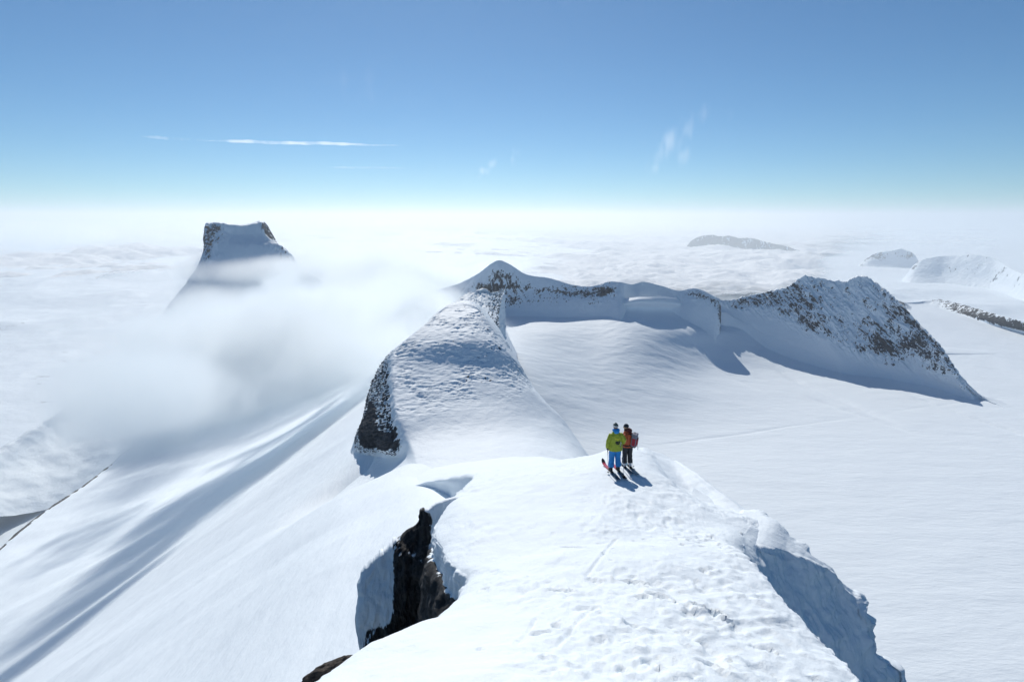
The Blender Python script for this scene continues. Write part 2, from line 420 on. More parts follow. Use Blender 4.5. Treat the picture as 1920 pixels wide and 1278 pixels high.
rows_s = [O_+[1.5, 3.5, -16], O_+[.9, 2.0, -5.5], O_+[.35, .7, -1.2], O_, K_, K_+hgt*[-.02, -.18, -.36], K_+hgt*[-.10, -.85, -1.35], K_+hgt*[-.25, -1.85, -3.1], K_+hgt*[-.5, -3.1, -6], K_+hgt*[-.6, -4.3, -14]]
G = np.array(rows_s); G = np.concatenate([G, np.zeros(G.shape[:2]+(1,))], -1)
SPU = loft(G, int(420*DQ), int(520*DQ), fr=pchip, fc=catm)
n = normals(SPU); p = SPU[..., :3]; n *= np.sign(np.median(n[:int(120*DQ), :, 1]))
ti = np.linspace(0, 1, SPU.shape[1])[None, :]
fl_ = fbm(np.stack([p[..., 0]*1.5+.5*p[..., 2], p[..., 1]*.9, p[..., 2]*.42], -1), 5, .55, ridged=True)
steep = sstep(.75, .35, np.abs(n[..., 2]))
dd = steep*(.30*fl_ + .20*fbm(p/.45, 5, .6) + .72*fbm(p/1.7+5, 4)) + (1-steep)*(.10*fbm(p/1.8, 3)+.03*fbm(p/.4, 3))
dd *= sstep(0, .07, ti)
p = p + n*dd[..., None]
grid_mesh('snow_spur', np.concatenate([p, 0*p[..., :1]], -1), M_near)
def polar(az0, az1, na, r0, r1, nr, zf):
    az = np.radians(np.linspace(az0, az1, na))[None, :]; r = np.geomspace(r0, r1, nr)[:, None]
    x = r*np.sin(az); y = r*np.cos(az); z = zf(x, y, az+0*r, r+0*az)
    return np.stack([x, y, z], -1)
def fl(x, y, az, r):
    z = flank_z(x, y)
    q = np.stack([x, y, 0*x], -1)
    # drifts and hollows drawn out down the fall line (towards -x, -y)
    c, s = math.cos(math.radians(52)), math.sin(math.radians(52))
    al = (x*s + y*c); ac = (x*c - y*s)
    st = np.stack([ac/34, al/230, 0*x], -1)
    k = sstep(0, 80, -x)
    wq = 26*fbm(q/210+4, 3)
    st = np.stack([(ac+1.6*wq)/46, al/105, 0*x], -1)
    z = z + k*2.4*fbm(st, 5, .5) + k*.30*fbm(np.stack([(ac+wq)/7, al/45, 0*x+4], -1), 3) + 4*k*fbm(q/150+3, 3)
    z = z + .8*fbm(q/40, 3)
    re = np.interp(az, ea, er)*(1+.02*fbm(np.stack([az*30, 0*az, 0*az], -1), 4))
    return z - .95*np.maximum(r-re, 0)
FL = polar(-62, .5, int(900*DQ), 18, 1700, int(700*DQ), fl)
azf = np.degrees(np.arctan2(FL[..., 0], FL[..., 1])); rf = np.hypot(FL[..., 0], FL[..., 1])
ref = np.interp(np.radians(azf), ea, er)
msk = .80*sstep(.0, .008, rf/ref-.978)*sstep(.10, .02, rf/ref-.985)*sstep(-35, -39, azf)*(.6+.5*(fbm(FL/np.array([14, 14, 14]), 4) > -.1))
M_flank = mountain_mat('wind_packed_snow', .5, rock_scale=.09, rock_stretch=(1, 1, .5), bumps=((.05, 1.2, (1, .35, 1, (0, 0, .6))), (.5, .22, (1, .3, 1, (0, 0, .6))), (2.5, .05, (1, .4, 1, (0, 0, .6)))))
grid_mesh('snow_flank', FL, M_flank, mask=np.clip(msk, 0, 1))

# ---------------------------------------------------- hump on the ridge with its rock face on the left
# left columns: snow foot of the face, rock foot, rock brow ; then the snow cap ; then the right-hand drop
H = [
 [('w',-66,82,-100),('w',-44,92,-72),(735,935,-53),(752,905,-51.5),(775,890,-50),(835,885,-49),(920,880,-48),(1000,880,-48.5),(1050,890,-51),('+',12,0,-20),('+',14,10,-190)],
 [('w',-66,112,-112),(668,905,-72),(720,885,-60),(757,872,-52.5),(783,866,-50.2),(838,858,-49.6),(915,852,-49.3),(1000,852,-49.8),(1075,862,-53),('+',12,2,-18),('+',14,10,-190)],
 [('w',-70,130,-120),(672,870,-71),(735,858,-60),(758,852,-54,.0),(772,835,-50.5,0),(832,825,-50.2),(910,820,-50),(995,820,-51),(1070,830,-55.5),('+',12,2,-18),('+',14,10,-190)],
 [('w',-75,140,-130),(645,850,-72,0),(705,838,-62,.98),(748,838,-53,.9),(762,815,-49.6,0),(830,798,-49.2),(905,795,-49.3),(985,795,-50.6),(1052,797,-54),('+',10,2,-16),('+',14,10,-190)],
 [('w',-78,148,-125),(648,820,-71,0),(682,812,-62,.98),(736,795,-49.5,.95),(748,778,-46.6,0),(826,768,-47),(900,764,-47.4),(970,764,-48.6),(1034,768,-51.5),('+',9,2,-15),('+',14,10,-190)],
 [('w',-80,158,-120),(655,790,-69,0),(696,770,-57,.98),(731,745,-45,.9),(740,735,-42.6,0),(824,728,-43.2),(895,725,-43.5),(955,728,-44.6),(1000,735,-46.8),('+',9,3,-15),('+',14,10,-190)],
 [('w',-82,165,-120),(662,760,-68,0),(700,738,-54,.95),(729,705,-41,.85),(738,695,-38.6,0),(820,688,-38.9),(888,686,-39.2),(940,690,-40.2),(972,700,-42.4),('+',9,3,-15),('+',14,10,-190)],
 [('w',-84,175,-120),(670,730,-66,0),(712,698,-49,.9),(733,670,-37,.8),(744,655,-34.8,0),(815,642,-33.6),(880,637,-33.3),(922,642,-34.2),(946,655,-36.4),('+',9,3,-15),('+',14,10,-190)],
 [('w',-84,185,-120),(700,700,-66,0),(735,668,-48,.5),(755,644,-34.6,.3),(770,630,-32.6,0),(820,612,-31.0),(878,605,-30.4),(908,610,-31.2),(930,625,-33.2),('+',9,3,-15),('+',14,10,-190)],
 [('w',-82,200,-120),(740,680,-66,0),(770,645,-47,0),(795,612,-32.6,0),(808,598,-30.8,0),(836,582,-29.4),(872,576,-28.7),(896,582,-29.2),(912,596,-31),('+',9,3,-15),('+',14,10,-190)],
 [('w',-80,215,-120),(775,660,-66,0),(800,620,-47,0),(822,585,-31.2,0),(834,575,-29.8,0),(850,568,-29),(874,565,-28.5),(890,571,-29),(902,584,-30.8),('+',9,3,-15),('+',14,10,-190)],
 [('w',-80,245,-130),('w',-52,235,-72),('w',-36,228,-52),('w',-27,224,-40),('w',-23,222,-36),('w',-19,221,-34.5),('w',-15,221,-34),('w',-12,221,-35),('w',-9,221,-38),('+',9,3,-17),('+',14,10,-190)],
 [('w',-80,300,-150),('w',-52,290,-92),('w',-36,285,-72),('w',-27,282,-62),('w',-23,280,-58),('w',-19,280,-57),('w',-15,280,-57),('w',-10,280,-59),('w',-5,280,-62),('+',9,3,-17),('+',14,10,-190)],
]
for r_, f_ in ((5, 1.02), (6, 1.04), (7, 1.045), (8, 1.038), (9, 1.0), (10, .975)):
    H[r_] = [c if isinstance(c[0], str) else (c[0], c[1], c[2]*f_)+tuple(c[3:]) for c in H[r_]]
Gh = pts(H)
for r_ in range(len(Gh)):
    for c_i, dz in ((0, -10), (1, -1.0)):
        Gh[r_, c_i, 2] = min(float(flank_z(Gh[r_, c_i, 0], Gh[r_, c_i, 1])), Gh[r_, 2, 2]+2)+dz
HU = loft(Gh, int(620*DQ), int(620*DQ), fr=catm, fc=pchip)
n = normals(HU); n *= np.sign(np.median(n[..., 2])); p = HU[..., :3]
m = np.clip(HU[..., 3], 0, 1)
prh = proj(p)
z_ = p[..., 2]
face = sstep(-48.6, -45.5, z_)*sstep(215, 195, p[..., 1])*sstep(.25, .0, m)*sstep(-36, -31, p[..., 0])
scour = face*sstep(-.45, .35, fbm(p/np.array([9, 6, 6])+5, 5, .6)+.08)
dd = .9*fbm(p/14, 4)*(1-m)*.6 + .06*fbm(p/.8, 2)*(1-m)
q = p/np.array([2.2, 1.2, 1.0]); qq = q + .6*np.stack([fbm(q*.5+9, 3)]*3, -1)
sz = .5+.9*sstep(-.3, .35, fbm(p/11+70, 2))
dd += scour*sz*(.60*fbm(qq, 6, .64) - .38*np.abs(fbm(qq*.6+3, 4)) + .20*fbm(qq*3.1, 3))
dd += m*(1.7*fbm(p/np.array([3.0, 3.0, 8]), 6, .6, ridged=True)+.5*fbm(p/np.array([1, 1, .6]), 3))
rockbit = scour*sstep(.28, .46, fbm(p/np.array([1.3, 1.3, .8])+50, 4))*.56*sstep(-24, -14, p[..., 0]) 
rockbit += .50*scour*sstep(.34, .5, fbm(p/np.array([1.3, 1.3, .8])+50, 4))
p = p + n*dd[..., None]
M_hump = mountain_mat('rime_snow_and_dark_rock', .5, rock_scale=.55, rock_stretch=(1, 1, .45), rock_col=(.014, .018, .025), rock_col2=(.050, .060, .078), bumps=((.45, .15), (2.2, .05)), soft=.05, speck=3.0)
mh = m.copy()
nz = np.abs(normals(p)[..., 2])
mh = np.where(m > .05, np.clip(m*.80 - .55*sstep(.30, .62, nz)*(m < .97) + .22*fbm(p/np.array([1.6, 1.6, 5]), 4), 0, 1), rockbit)
grid_mesh('ridge_hump', np.concatenate([p, m[..., None]], -1), M_hump, mask=mh)

# ---------------------------------------------------- glacier basin on the right
gv = [(1500,[-352]*9), (1100,[-350]*9), (900,[-315,-335,-345,-350,-350,-350,-350,-350,-352]), (800,[-300,-316,-330,-340,-348,-350,-350,-351,-353]),
      (740,[-272,-288,-305,-317,-335,-345,-349,-351,-353]), (690,[-252,-265,-281,-291,-320,-338,-346,-351,-353]), (650,[-237,-246,-259,-264,-292,-318,-335,-345,-352]),
      (618,[-227,-231,-240,-240,-262,-292,-320,-340,-350])]
gu = [900,1000,1100,1200,1340,1480,1680,1920,2250]
E = [[(u, v, z) for u, z in zip(gu, zs)] for v, zs in gv]
E.append([(905,640,-224.5),(985,592,-224),(1085,594,-226),(1190,590,-219),(1325,598,-246),(1470,620,-290),(1660,625,-330),(1900,640,-345),(2250,640,-350)])
E.append([('w',-130,1300,-232),('w',20,1400,-232),(1100,580,-224),(1188,566,-190),(1325,578,-222),('w',690,1420,-290),('w',980,1400,-330),('w',1350,1400,-345),('w',2000,1400,-350)])
E.append([('w',-130,1400,-236),('w',20,1450,-236),('w',170,1440,-232),(1190,556,-180),(1330,570,-222),('w',700,1600,-340),('w',980,1600,-400),('w',1350,1600,-420),('w',2000,1600,-420)])
EG = loft(pts(E), int(620*DQ), int(760*DQ), fr=catm, fc=catm)
p = EG[..., :3].copy()
rr = np.hypot(p[..., 0], p[..., 1])
far = sstep(800, 1150, rr)
wx = p[..., 0]/46 + .7*fbm(p/220, 2); wy = (p[..., 1]-.25*p[..., 0])/13
ripple = fbm(np.stack([wx, wy+1.3*fbm(p/90, 2), 0*wx], -1), 4, .5)
rm = sstep(-338, -300, p[..., 2])*sstep(-60, 120, p[..., 0])
p[..., 2] += 1.25*ripple*(.05+.95*rm) + 5*fbm(p/260, 3)*sstep(-349, -320, p[..., 2]) + .9*fbm(p/120, 3)
# long shallow wind furrows across the flat
def furrow(a, b, w, dep):
    a, b = np.array(a[:2]), np.array(b[:2]); L = np.linalg.norm(b-a); e = (b-a)/L
    dx, dy = p[..., 0]-a[0], p[..., 1]-a[1]; tt = dx*e[0]+dy*e[1]; s = -dx*e[1]+dy*e[0] + 10*fbm(p/140+4, 2)
    p[..., 2] -= 1.8*dep*np.exp(-(s/w)**2)*sstep(0, .25*L, tt)*sstep(L, .75*L, tt)
furrow(P(1440,690,-340), P(1700,800,-350), 9, 2.2); furrow(P(1500,735,-345), P(1730,815,-350), 7, 1.6); furrow(P(1250,600,-240), P(1440,735,-340), 10, 1.2)
furrow(P(1180,835,-345), P(1640,775,-350), 3, .5); furrow(P(1640,775,-350), P(1900,740,-350), 3, .4); furrow(P(1690,735,-348), P(1960,830,-352), 8, 2.5)
M_gl = mountain_mat('glacier_snow', .5, bumps=((.02, 2.2, (.6, 1.6, 1)), (.12, .5, (.5, 1.8, 1)), (.5, .16, (.5, 1.8, 1))))
grid_mesh('glacier', np.concatenate([p, 0*p[..., :1]], -1), M_gl)

# ---------------------------------------------------- back ridge: wall rising from the bowl behind the glacier
crest = [(560,610,1250),(640,560,1300),(700,556,1350),(760,552,1400),(800,546,1420),(860,531,1430),(898,512,1440),(918,497,1440),(935,488,1440),(955,496,1440),(985,514,1430),(1030,522,1420),
         (1080,536,1405),(1110,537,1400),(1140,529,1400),(1165,529,1400),(1185,533,1400),(1203,528,1410),(1235,534,1430),(1273,545,1440),(1300,541,1440),(1322,547,1440),(1345,563,1440)]
mid_ = [(560,680,1200,0),(640,620,1250,0),(700,600,1300,0),(760,592,1340,0),(800,580,1370,.05),(855,562,1390,.2),(893,552,1395,.38),(915,548,1392,.45),(932,542,1390,.5),(955,541,1390,.42),(985,546,1388,.36),(1030,548,1390,.40),
        (1080,551,1392,.62),(1110,551,1390,.70),(1140,545,1388,.66),(1163,543,1388,.35),(1185,543,1385,0),(1203,541,1395,0),(1235,546,1412,0),(1273,553,1420,.1),(1300,552,1420,.52),(1322,556,1425,.5),(1345,568,1430,.5)]
foot = [(560,740,1100,0),(640,690,1150,0),(700,660,1200,0),(760,640,1250,0),(800,628,1280,0),(860,610,1300,.1),(893,600,1320,.35),(915,590,1330,.45),(932,578,1345,.5),(955,569,1350,.42),(985,565,1358,.42),(1030,563,1362,.40),
        (1080,562,1366,.45),(1110,562,1366,.5),(1140,560,1364,.4),(1165,556,1362,.1),(1185,553,1365,0),(1203,552,1375,0),(1235,556,1395,0),(1273,562,1402,0),(1300,563,1405,.1),(1322,566,1410,.1),(1345,573,1415,.3)]
low = [(560,820,900,0),(640,780,1000,0),(700,740,1050,0),(760,710,1120,0),(800,690,1180,0),(860,660,1220,0),(893,640,1250,0),(915,630,1270,0),(935,618,1285,0),(958,606,1295,0),(990,600,1300,0),(1035,599,1305,0),
       (1080,599,1308,0),(1110,598,1305,0),(1140,592,1300,0),(1167,585,1320,0),(1185,582,1330,0),(1203,583,1330,0),(1237,588,1335,0),(1275,596,1335,0),(1302,600,1335,0),(1325,603,1335,0),(1350,610,1335,0)]
for k_, (u, v, r) in enumerate(crest):
    if 890 < u < 1185:
        r = float(np.interp(u, [898, 918, 935, 955, 985, 1030, 1080, 1165], [1345, 1332, 1328, 1335, 1350, 1360, 1366, 1366]))
        crest[k_] = (u, v, r)
        for tab, dr in ((mid_, 15), (foot, 29), (low, 60)): tab[k_] = tab[k_][:2] + (r-dr,) + tab[k_][3:]
    if u >= 1185:
        c0 = P(u, v, r); e = c0[:2]/np.linalg.norm(c0[:2])
        for tab, dr, dz in ((mid_, 9, -12), (foot, 24, -32), (low, 50, -75)):
            q_ = np.array([c0[0]-e[0]*dr, c0[1]-e[1]*dr, c0[2]+dz]); uv = proj(q_)
            tab[k_] = (uv[0], uv[1], float(q_[2]), tab[k_][3])
cr = [list(P(u, v, r))+[.35 if 1290 < u or 1070 < u < 1160 else .15 if 880 < u < 1070 else 0] for u, v, r in crest]
bk = [[c[0]-20, c[1]+170, c[2]-140, 0] for c in cr]
bk2 = [[c[0]-60, c[1]+600, c[2]-600, 0] for c in cr]
lo2 = [[c[0], c[1]-60, c[2]-60, 0] for c in [list(P(*q[:3])) for q in low]]
Gd = np.array([lo2, [list(P(*q[:3]))+[q[3]] for q in low], [list(P(*q[:3]))+[q[3]] for q in foot], [list(P(*q[:3]))+[q[3]] for q in mid_], cr, bk, bk2])
Gd = np.concatenate([Gd[:, :1]+np.array([-160, -80, -320, 0]), Gd, Gd[:, -1:]+np.array([10, 0, -90, 0])], 1)
D = loft(Gd, int(330*DQ), int(900*DQ), breaks=(4,))
n = normals(D); p = D[..., :3]; m = np.clip(D[..., 3], 0, 1); s_ = -1 if np.median(n[:150, :, 1]) > 0 else 1
k = sstep(0, .3, m)
dd = 2.5*fbm(p/np.array([60, 60, 40]), 4) + k*2.6*fbm(p/np.array([8, 12, 26]), 6, .6, ridged=True) + (1-k)*.5*fbm(p/12, 3)
p = p + s_*n*dd[..., None]
m = m + .16*fbm(p/np.array([60, 60, 14]), 3)*k + .6*k*np.clip(.5-np.abs(normals(p)[..., 2]), -.3, .25)
M_wall = mountain_mat('snow_plastered_rock_wall', 2.5, rock_scale=.10, rock_stretch=(1.3, 1, .55), rock_col=(.024, .029, .038), rock_col2=(.08, .086, .098), bumps=((.05, 1.5), (.3, .5)), soft=.04, speck=3.5)
grid_mesh('back_ridge', np.concatenate([p, m[..., None]], -1), M_wall)

# rime-covered rib dropping from the hump towards the bowl
R_ = [
 [('w',-95,300,-160),(868,640,-76,.2),(905,690,-84,.3),(935,668,-92,.5),(942,668,-98,.3)],
 [('w',-90,420,-160),(868,600,-80,.1),(903,628,-86,.5),(928,636,-93,.78),(936,634,-98,.5)],
 [('w',-90,440,-160),(872,578,-75,0),(895,596,-80,.42),(921,604,-86,.80),(934,612,-93,.7)],
 [('w',-90,450,-160),(876,563,-72,0),(893,572,-76,.36),(916,575,-81,.72),(934,588,-90,.76)],
 [('w',-90,460,-160),(883,552,-70,0),(896,556,-73,.34),(918,558,-77,.62),(940,560,-86,.74)],
 [('w',-90,470,-160),(897,546,-69,0),(908,546,-71,.34),(924,548,-75,.6),(946,541,-84,.62)],
 [('w',-90,520,-160),(905,544.5,-70,0),(914,545,-71,.2),(925,548,-75,.3),(948,541,-84,.3)],
 [('w',-90,590,-260),('w',-30,560,-140),('w',-26,560,-140),('w',-20,560,-140),('w',-5,560,-150)],
]
RB = loft(pts(R_), int(240*DQ), int(220*DQ), fc=catm)
n = normals(RB); p = RB[..., :3]; m = np.clip(RB[..., 3], 0, 1); n *= np.sign(np.median(n[..., 2]))
p = p + n*(2.6*fbm(p/np.array([5, 5, 11]), 6, .6, ridged=True) + .7*fbm(p/1.7, 3))[..., None]
m = m + sstep(.1, .4, m)*(.30*fbm(p/np.array([4, 4, 12]), 4) - .02 - .45*sstep(.35, .7, np.abs(normals(p)[..., 2])))
M_rib = mountain_mat('rime_plastered_rock_rib', 1.0, rock_scale=.22, rock_stretch=(1.2, 1, .5), rock_col=(.018, .022, .030), rock_col2=(.065, .071, .085), bumps=((.25, .4), (1.2, .15)), soft=.04, speck=3)
grid_mesh('rock_rib', np.concatenate([p, m[..., None]], -1), M_rib)

# ---------------------------------------------------- rocky peak on the right
c_ = [(1332,556,1500,.3),(1352,562,1525,.5),(1380,561,1545,.5),(1402,555,1552,.55),(1425,551,1556,.6),(1445,546,1556,.6),(1462,543,1556,.55),(1480,537,1555,.5),(1492,528,1555,.5),(1506,518,1552,.35),(1530,520,1552,.3),(1560,526,1554,.32),(1590,528,1553,.3),
      (1603,522,1552,.45),(1625,521,1550,.5),(1640,529,1545,.5),(1662,546,1525,.45),(1685,567,1505,.5),(1702,583,1490,.55),(1732,618,1462,.55),(1760,645,1440,.55),(1785,688,1430,.55),(1812,718,-323,.45),(1842,743,-344,.25),(1885,766,-351.5,.0),(1940,792,-354,0)]
NC = len(c_)
def below(cu, frac, du, masks):
    out = []
    for (u, v, r, m), fr, mk in zip(c_, frac, masks):
        c0 = P(u, v, r)
        foot_z = np.interp(u, [1332, 1400, 1480, 1600, 1720, 1885], [-232, -285, -322, -342, -347, -349])
        slope = np.interp(u, [1332, 1450, 1520, 1650, 1760, 1842, 1885], [1.25, 1.35, 1.4, 1.35, 1.3, 1.1, .6])
        drop = max(c0[2]-foot_z, 1.)*fr
        hd = drop/slope*(1+.25*(fr-1)*0)
        # face runs down towards the viewer and a little to the right
        dx, dy = .10, -.99
        out.append([c0[0]+hd*dx+du*fr, c0[1]+hd*dy, c0[2]-drop, mk])
    return out
us = np.array([c[0] for c in c_])
def mk(xs, ys): return list(np.interp(us, xs, ys))
rows = []
f1 = below(c_, [.12]*NC, 0, mk([1332,1380,1450,1500,1550,1590,1640,1700,1790,1850], [.4,.62,.66,.52,.42,.36,.55,.62,.66,.3]))
f2 = below(c_, [.30]*NC, 0, mk([1332,1380,1440,1500,1550,1600,1640,1700,1790,1850], [.1,.45,.45,.60,.45,.36,.50,.56,.66,.2]))
f3 = below(c_, [.50]*NC, 6, mk([1332,1380,1440,1500,1530,1560,1600,1640,1700,1790,1850], [0,.0,.30,.66,.50,.44,.62,.58,.58,.60,.1]))
f4 = below(c_, [.68]*NC, 12, mk([1332,1440,1480,1520,1560,1600,1640,1700,1790,1850], [0,0,.25,.42,.52,.70,.62,.52,.50,.05]))
f5 = below(c_, [.84]*NC, 18, mk([1332,1440,1500,1540,1580,1620,1660,1700,1750,1790,1850], [0,0,.0,.25,.45,.45,.25,.45,.42,.3,.0]))
f6 = below(c_, [1.0]*NC, 24, [0]*NC)
for f in (f6,):
    rows.append([[c[0], c[1]-25, c[2]-80, 0] for c in f])
rows += [f6, f5, f4, f3, f2, f1]
cr = [list(P(u, v, r))+[m] for u, v, r, m in c_]
rows += [cr, [[c[0]+8, c[1]+110, c[2]-100, .3] for c in cr], [[c[0]+10, c[1]+500, c[2]-500, .0] for c in cr]]
Gp = np.array(rows)
Gp = np.concatenate([Gp[:, :1]+np.array([-20, 10, -110, 0]), Gp, Gp[:, -1:]+np.array([50, -10, -60, 0])], 1)
PK = loft(Gp, int(480*DQ), int(700*DQ), breaks=(7,))
n = normals(PK); p = PK[..., :3]; m = np.clip(PK[..., 3], 0, 1); s_ = -1 if np.median(n[:200, :, 1]) > 0 else 1
k = sstep(0.05, .4, m)
sk = np.stack([(p[..., 0]+.55*p[..., 2])/15, p[..., 1]/70, (p[..., 2]-.3*p[..., 0])/52], -1)
dd = 9*fbm(p/np.array([70, 90, 90]), 4)*k + k*7.5*fbm(sk+8, 6, .55, ridged=True) + k*2.6*fbm(p/np.array([7, 7, 5]), 4) + .8*k*fbm(p/2.5, 2) + (1-k)*.6*fbm(p/30, 3)
dd -= 3*k
p = p + s_*n*dd[..., None]
jag = k*(fbm(np.stack([p[..., 0]/7, 0*m, 0*m], -1), 4))*3.2
p[..., 2] += jag
# blotchy outcrops strung out along ribs running down to the right
st = np.stack([(p[..., 0]+.45*p[..., 2])/26, p[..., 1]/60, (p[..., 2]-.3*p[..., 0])/30], -1)
nz = np.abs(normals(p)[..., 2])
m = m + k*(.42*fbm(st, 5) - .25 + .75*np.clip(.60-nz, -.3, .3))
M_peak = mountain_mat('outcropping_rock_in_snow', 2.5, rock_scale=.11, rock_stretch=(1., 1, .6, (0, .5, 0)), rock_col=(.020, .026, .036), rock_col2=(.060, .070, .088), bumps=((.05, 1.5), (.3, .5)), soft=.035, speck=3.2)
grid_mesh('rocky_peak', np.concatenate([p, m[..., None]], -1), M_peak)

# ---------------------------------------------------- snow dome behind the peak, far right
d_ = [
 [(1640,800,-355),(1760,815,-355),(1880,830,-355),(1990,850,-355),(2200,880,-355)],
 [(1640,760,-354),(1770,770,-353.5),(1890,785,-354),(1990,800,-354),(2200,820,-354)],
 [(1650,700,-345),(1780,715,-347),(1890,735,-350),(1990,760,-352),(2200,800,-353)],
 [(1640,640,-332),(1750,650,-336),(1860,682,-343),(1960,725,-348),(2200,770,-352)],
 [(1620,602,-318),(1720,610,-322),(1830,632,-331),(1930,672,-342),(2200,740,-350)],
 [(1600,585,-306),(1710,589,-310),(1800,603,-317),(1880,625,-328),(2200,700,-345)],
 [(1600,573,-300),(1700,574,-303),(1785,590,-309),(1872,613,-322,.3),(2200,692,-342)],
 [(1600,566,-296),(1700,569,-298),(1750,572,-298,.45),(1878,606,-308,.8),(2200,684,-335)],
 [(1600,560,-292),(1700,567,-295),(1758,566,-288,.5),(1888,600,-296,.65),(2200,678,-330)],
]
Gm = pts(d_)
Gm = np.concatenate([Gm, (Gm[-1]+np.array([20, 300, -160, 0]))[None], (Gm[-1]+np.array([20, 900, -800, 0]))[None]])
Gm = np.concatenate([(Gm[0]+np.array([0, -60, -60, 0]))[None], Gm], 0)
DM = loft(Gm, int(330*DQ), int(420*DQ), fr=catm, fc=catm)
p = DM[..., :3].copy(); m = np.clip(DM[..., 3], 0, 1)
p[..., 2] += 2.0*fbm(p/90, 3) + sstep(.1, .5, m)*4*fbm(p/18, 4)
m = m + sstep(.1, .4, m)*(.25*fbm(p/16, 4) - .08)
grid_mesh('snow_dome', np.concatenate([p, m[..., None]], -1), mountain_mat('snow_dome_and_scree', 2, rock_scale=.11, rock_col=(.022, .027, .036), rock_col2=(.07, .076, .088), bumps=((.03, 1.5), (.2, .3)), soft=.04, speck=3))
# small rocky knob where the peak meets the dome
kb = [[(1655,600,1560,.1),(1672,590,1570,.3),(1690,584,1580,.4),(1706,582,1590,.2)],
      [(1655,580,1640,.3),(1672,573,1650,.55),(1690,573,1660,.6),(1708,580,1670,.3)],
      [(1650,566,1700,.3),(1672,562,1700,.5),(1690,565,1700,.5),(1710,576,1700,.3)],
      [('w',1000,1600,-380),('w',1020,1600,-380),('w',1050,1600,-380),('w',1090,1600,-380)]]
KB = loft(pts(kb), 60, 80, fc=catm); p = KB[..., :3].copy(); p[..., 2] += 3*fbm(p/14, 4)
grid_mesh('rock_knob', np.concatenate([p, KB[..., 3:]], -1), M_peak)

# ---------------------------------------------------- flat-topped tower peak in the cloud, left
tw = [
 [(-200,985,980,0),(60,960,1000,0),(330,880,1000,0),(450,850,1050,0),(560,820,1100,0),(700,790,1200,0)],
 [(40,815,1150,0),(140,800,1180,0),(310,740,1200,0),(430,720,1240,0),(550,700,1290,0),(700,690,1350,0)],
 [(215,690,1320,0),(285,650,1350,0),(350,640,1380,0),(440,630,1400,0),(540,620,1430,0),(680,610,1450,0)],
 [(295,603,1450,.0),(340,585,1460,.1),(385,575,1470,.1),(450,570,1480,0),(530,565,1490,0),(640,560,1500,0)],
 [(345,533,1530,.0),(372,520,1535,.15),(405,515,1540,0),(460,515,1545,0),(520,515,1545,.1),(590,520,1560,0)],
 [(377,490,1580,.2),(388,478,1580,.45),(412,484,1580,.15),(460,492,1580,0),(510,492,1580,.2),(549,496,1590,.35)],
 [(385,464,1610,.45),(392,456,1608,.5),(415,458,1608,.25),(455,461,1605,0),(502,463,1602,.2),(532,468,1608,.4)],
 [(386,452,1622,.4),(392,446,1622,.5),(415,448,1622,.35),(450,452,1620,0),(492,450,1622,.15),(514,455,1626,.4)],
 [(385.5,435,1640,.4),(392,432,1640,.5),(415,436,1640,.35),(450,441,1640,0),(486,438,1640,.05),(498,441,1640,.45)],
 [(386,424,1655,.3),(393,421,1655,.3),(414,420,1655,.3),(450,421.5,1660,0),(482,418,1660,.2),(494,424,1655,.6)],
 [(390,421,1680,.2),(397,420,1690,.2),(416,419.5,1700,.1),(450,420.5,1700,0),(480,416.5,1700,.1),(492,421,1690,.4)],
]
Gt = pts(tw)
Lc = Gt[:, :1] + np.array([-120, 160, -420, 0]); Lc[..., 3] = 0
Rc = Gt[:, -1:] + np.array([120, 160, -420, 0]); Rc[..., 3] = 0
Gt = np.concatenate([Lc, Gt, Rc], 1)
Gt = np.concatenate([Gt, (Gt[-1]+np.array([0, 80, -160, 0]))[None], (Gt[-1]+np.array([0, 300, -700, 0]))[None]])
TW = loft(Gt, int(420*DQ), int(420*DQ), fc=catm)
n = normals(TW); p = TW[..., :3]; m = np.clip(TW[..., 3], 0, 1); n *= np.sign(np.median(n[..., 2]))
k = sstep(.05, .4, m)
p = p + n*(5.5*k*fbm(p/np.array([12, 12, 22]), 6, .6, ridged=True) + 6*fbm(p/45, 4) + .6*fbm(p/9, 3))[..., None]
grid_mesh('tower_peak', np.concatenate([p, (m*1.15 + .5*k*np.clip(.5-np.abs(normals(p)[..., 2]), -.3, .25))[..., None]], -1), M_wall)
# far left: next slope beyond the rocky rim, and low shoulder behind the mist
l2 = [
 [('w',-900,300,-480),('w',-700,380,-470),('w',-560,520,-450),('w',-520,760,-440),('w',-560,1000,-430)],
 [(-200,1150,-430),(0,1020,-420),(120,930,-410),(210,870,-400),(330,790,-390)],
 [(-200,1050,-450),(0,935,-430),(90,880,-420),(170,830,-400),(260,760,-380)],
 [(-200,930,-480),(0,860,-440),(70,810,-425),(140,765,-400),(215,700,-360)],
]
Gl = pts(l2); Gl = np.concatenate([Gl, (Gl[-1]+np.array([-150, 250, -400, 0]))[None]])
L2 = loft(Gl, int(260*DQ), int(300*DQ), fr=catm); p = L2[..., :3].copy()
p[..., 2] += 6*fbm(p/120, 4) + .8*fbm(p/20, 3)
grid_mesh('lower_snow_slope', np.concatenate([p, 0*p[..., :1]], -1), M_flank)
sh = [[(560,640,1500),(640,610,1550),(700,600,1600),(760,600,1650),(830,600,1650)],
      [(560,572,1900),(640,545,1950),(700,534,2000),(745,533,2000),(830,560,2000)],
      [('w',-1100,2300,-500),('w',-850,2400,-500),('w',-700,2500,-520),('w',-500,2500,-520),('w',-300,2500,-600)]]
SH = loft(pts(sh), 90, 160, fc=catm); p = SH[..., :3].copy(); p[..., 2] += 3*fbm(p/80, 4)
grid_mesh('snow_shoulder', np.concatenate([p, 0*p[..., :1]], -1), M_flank)

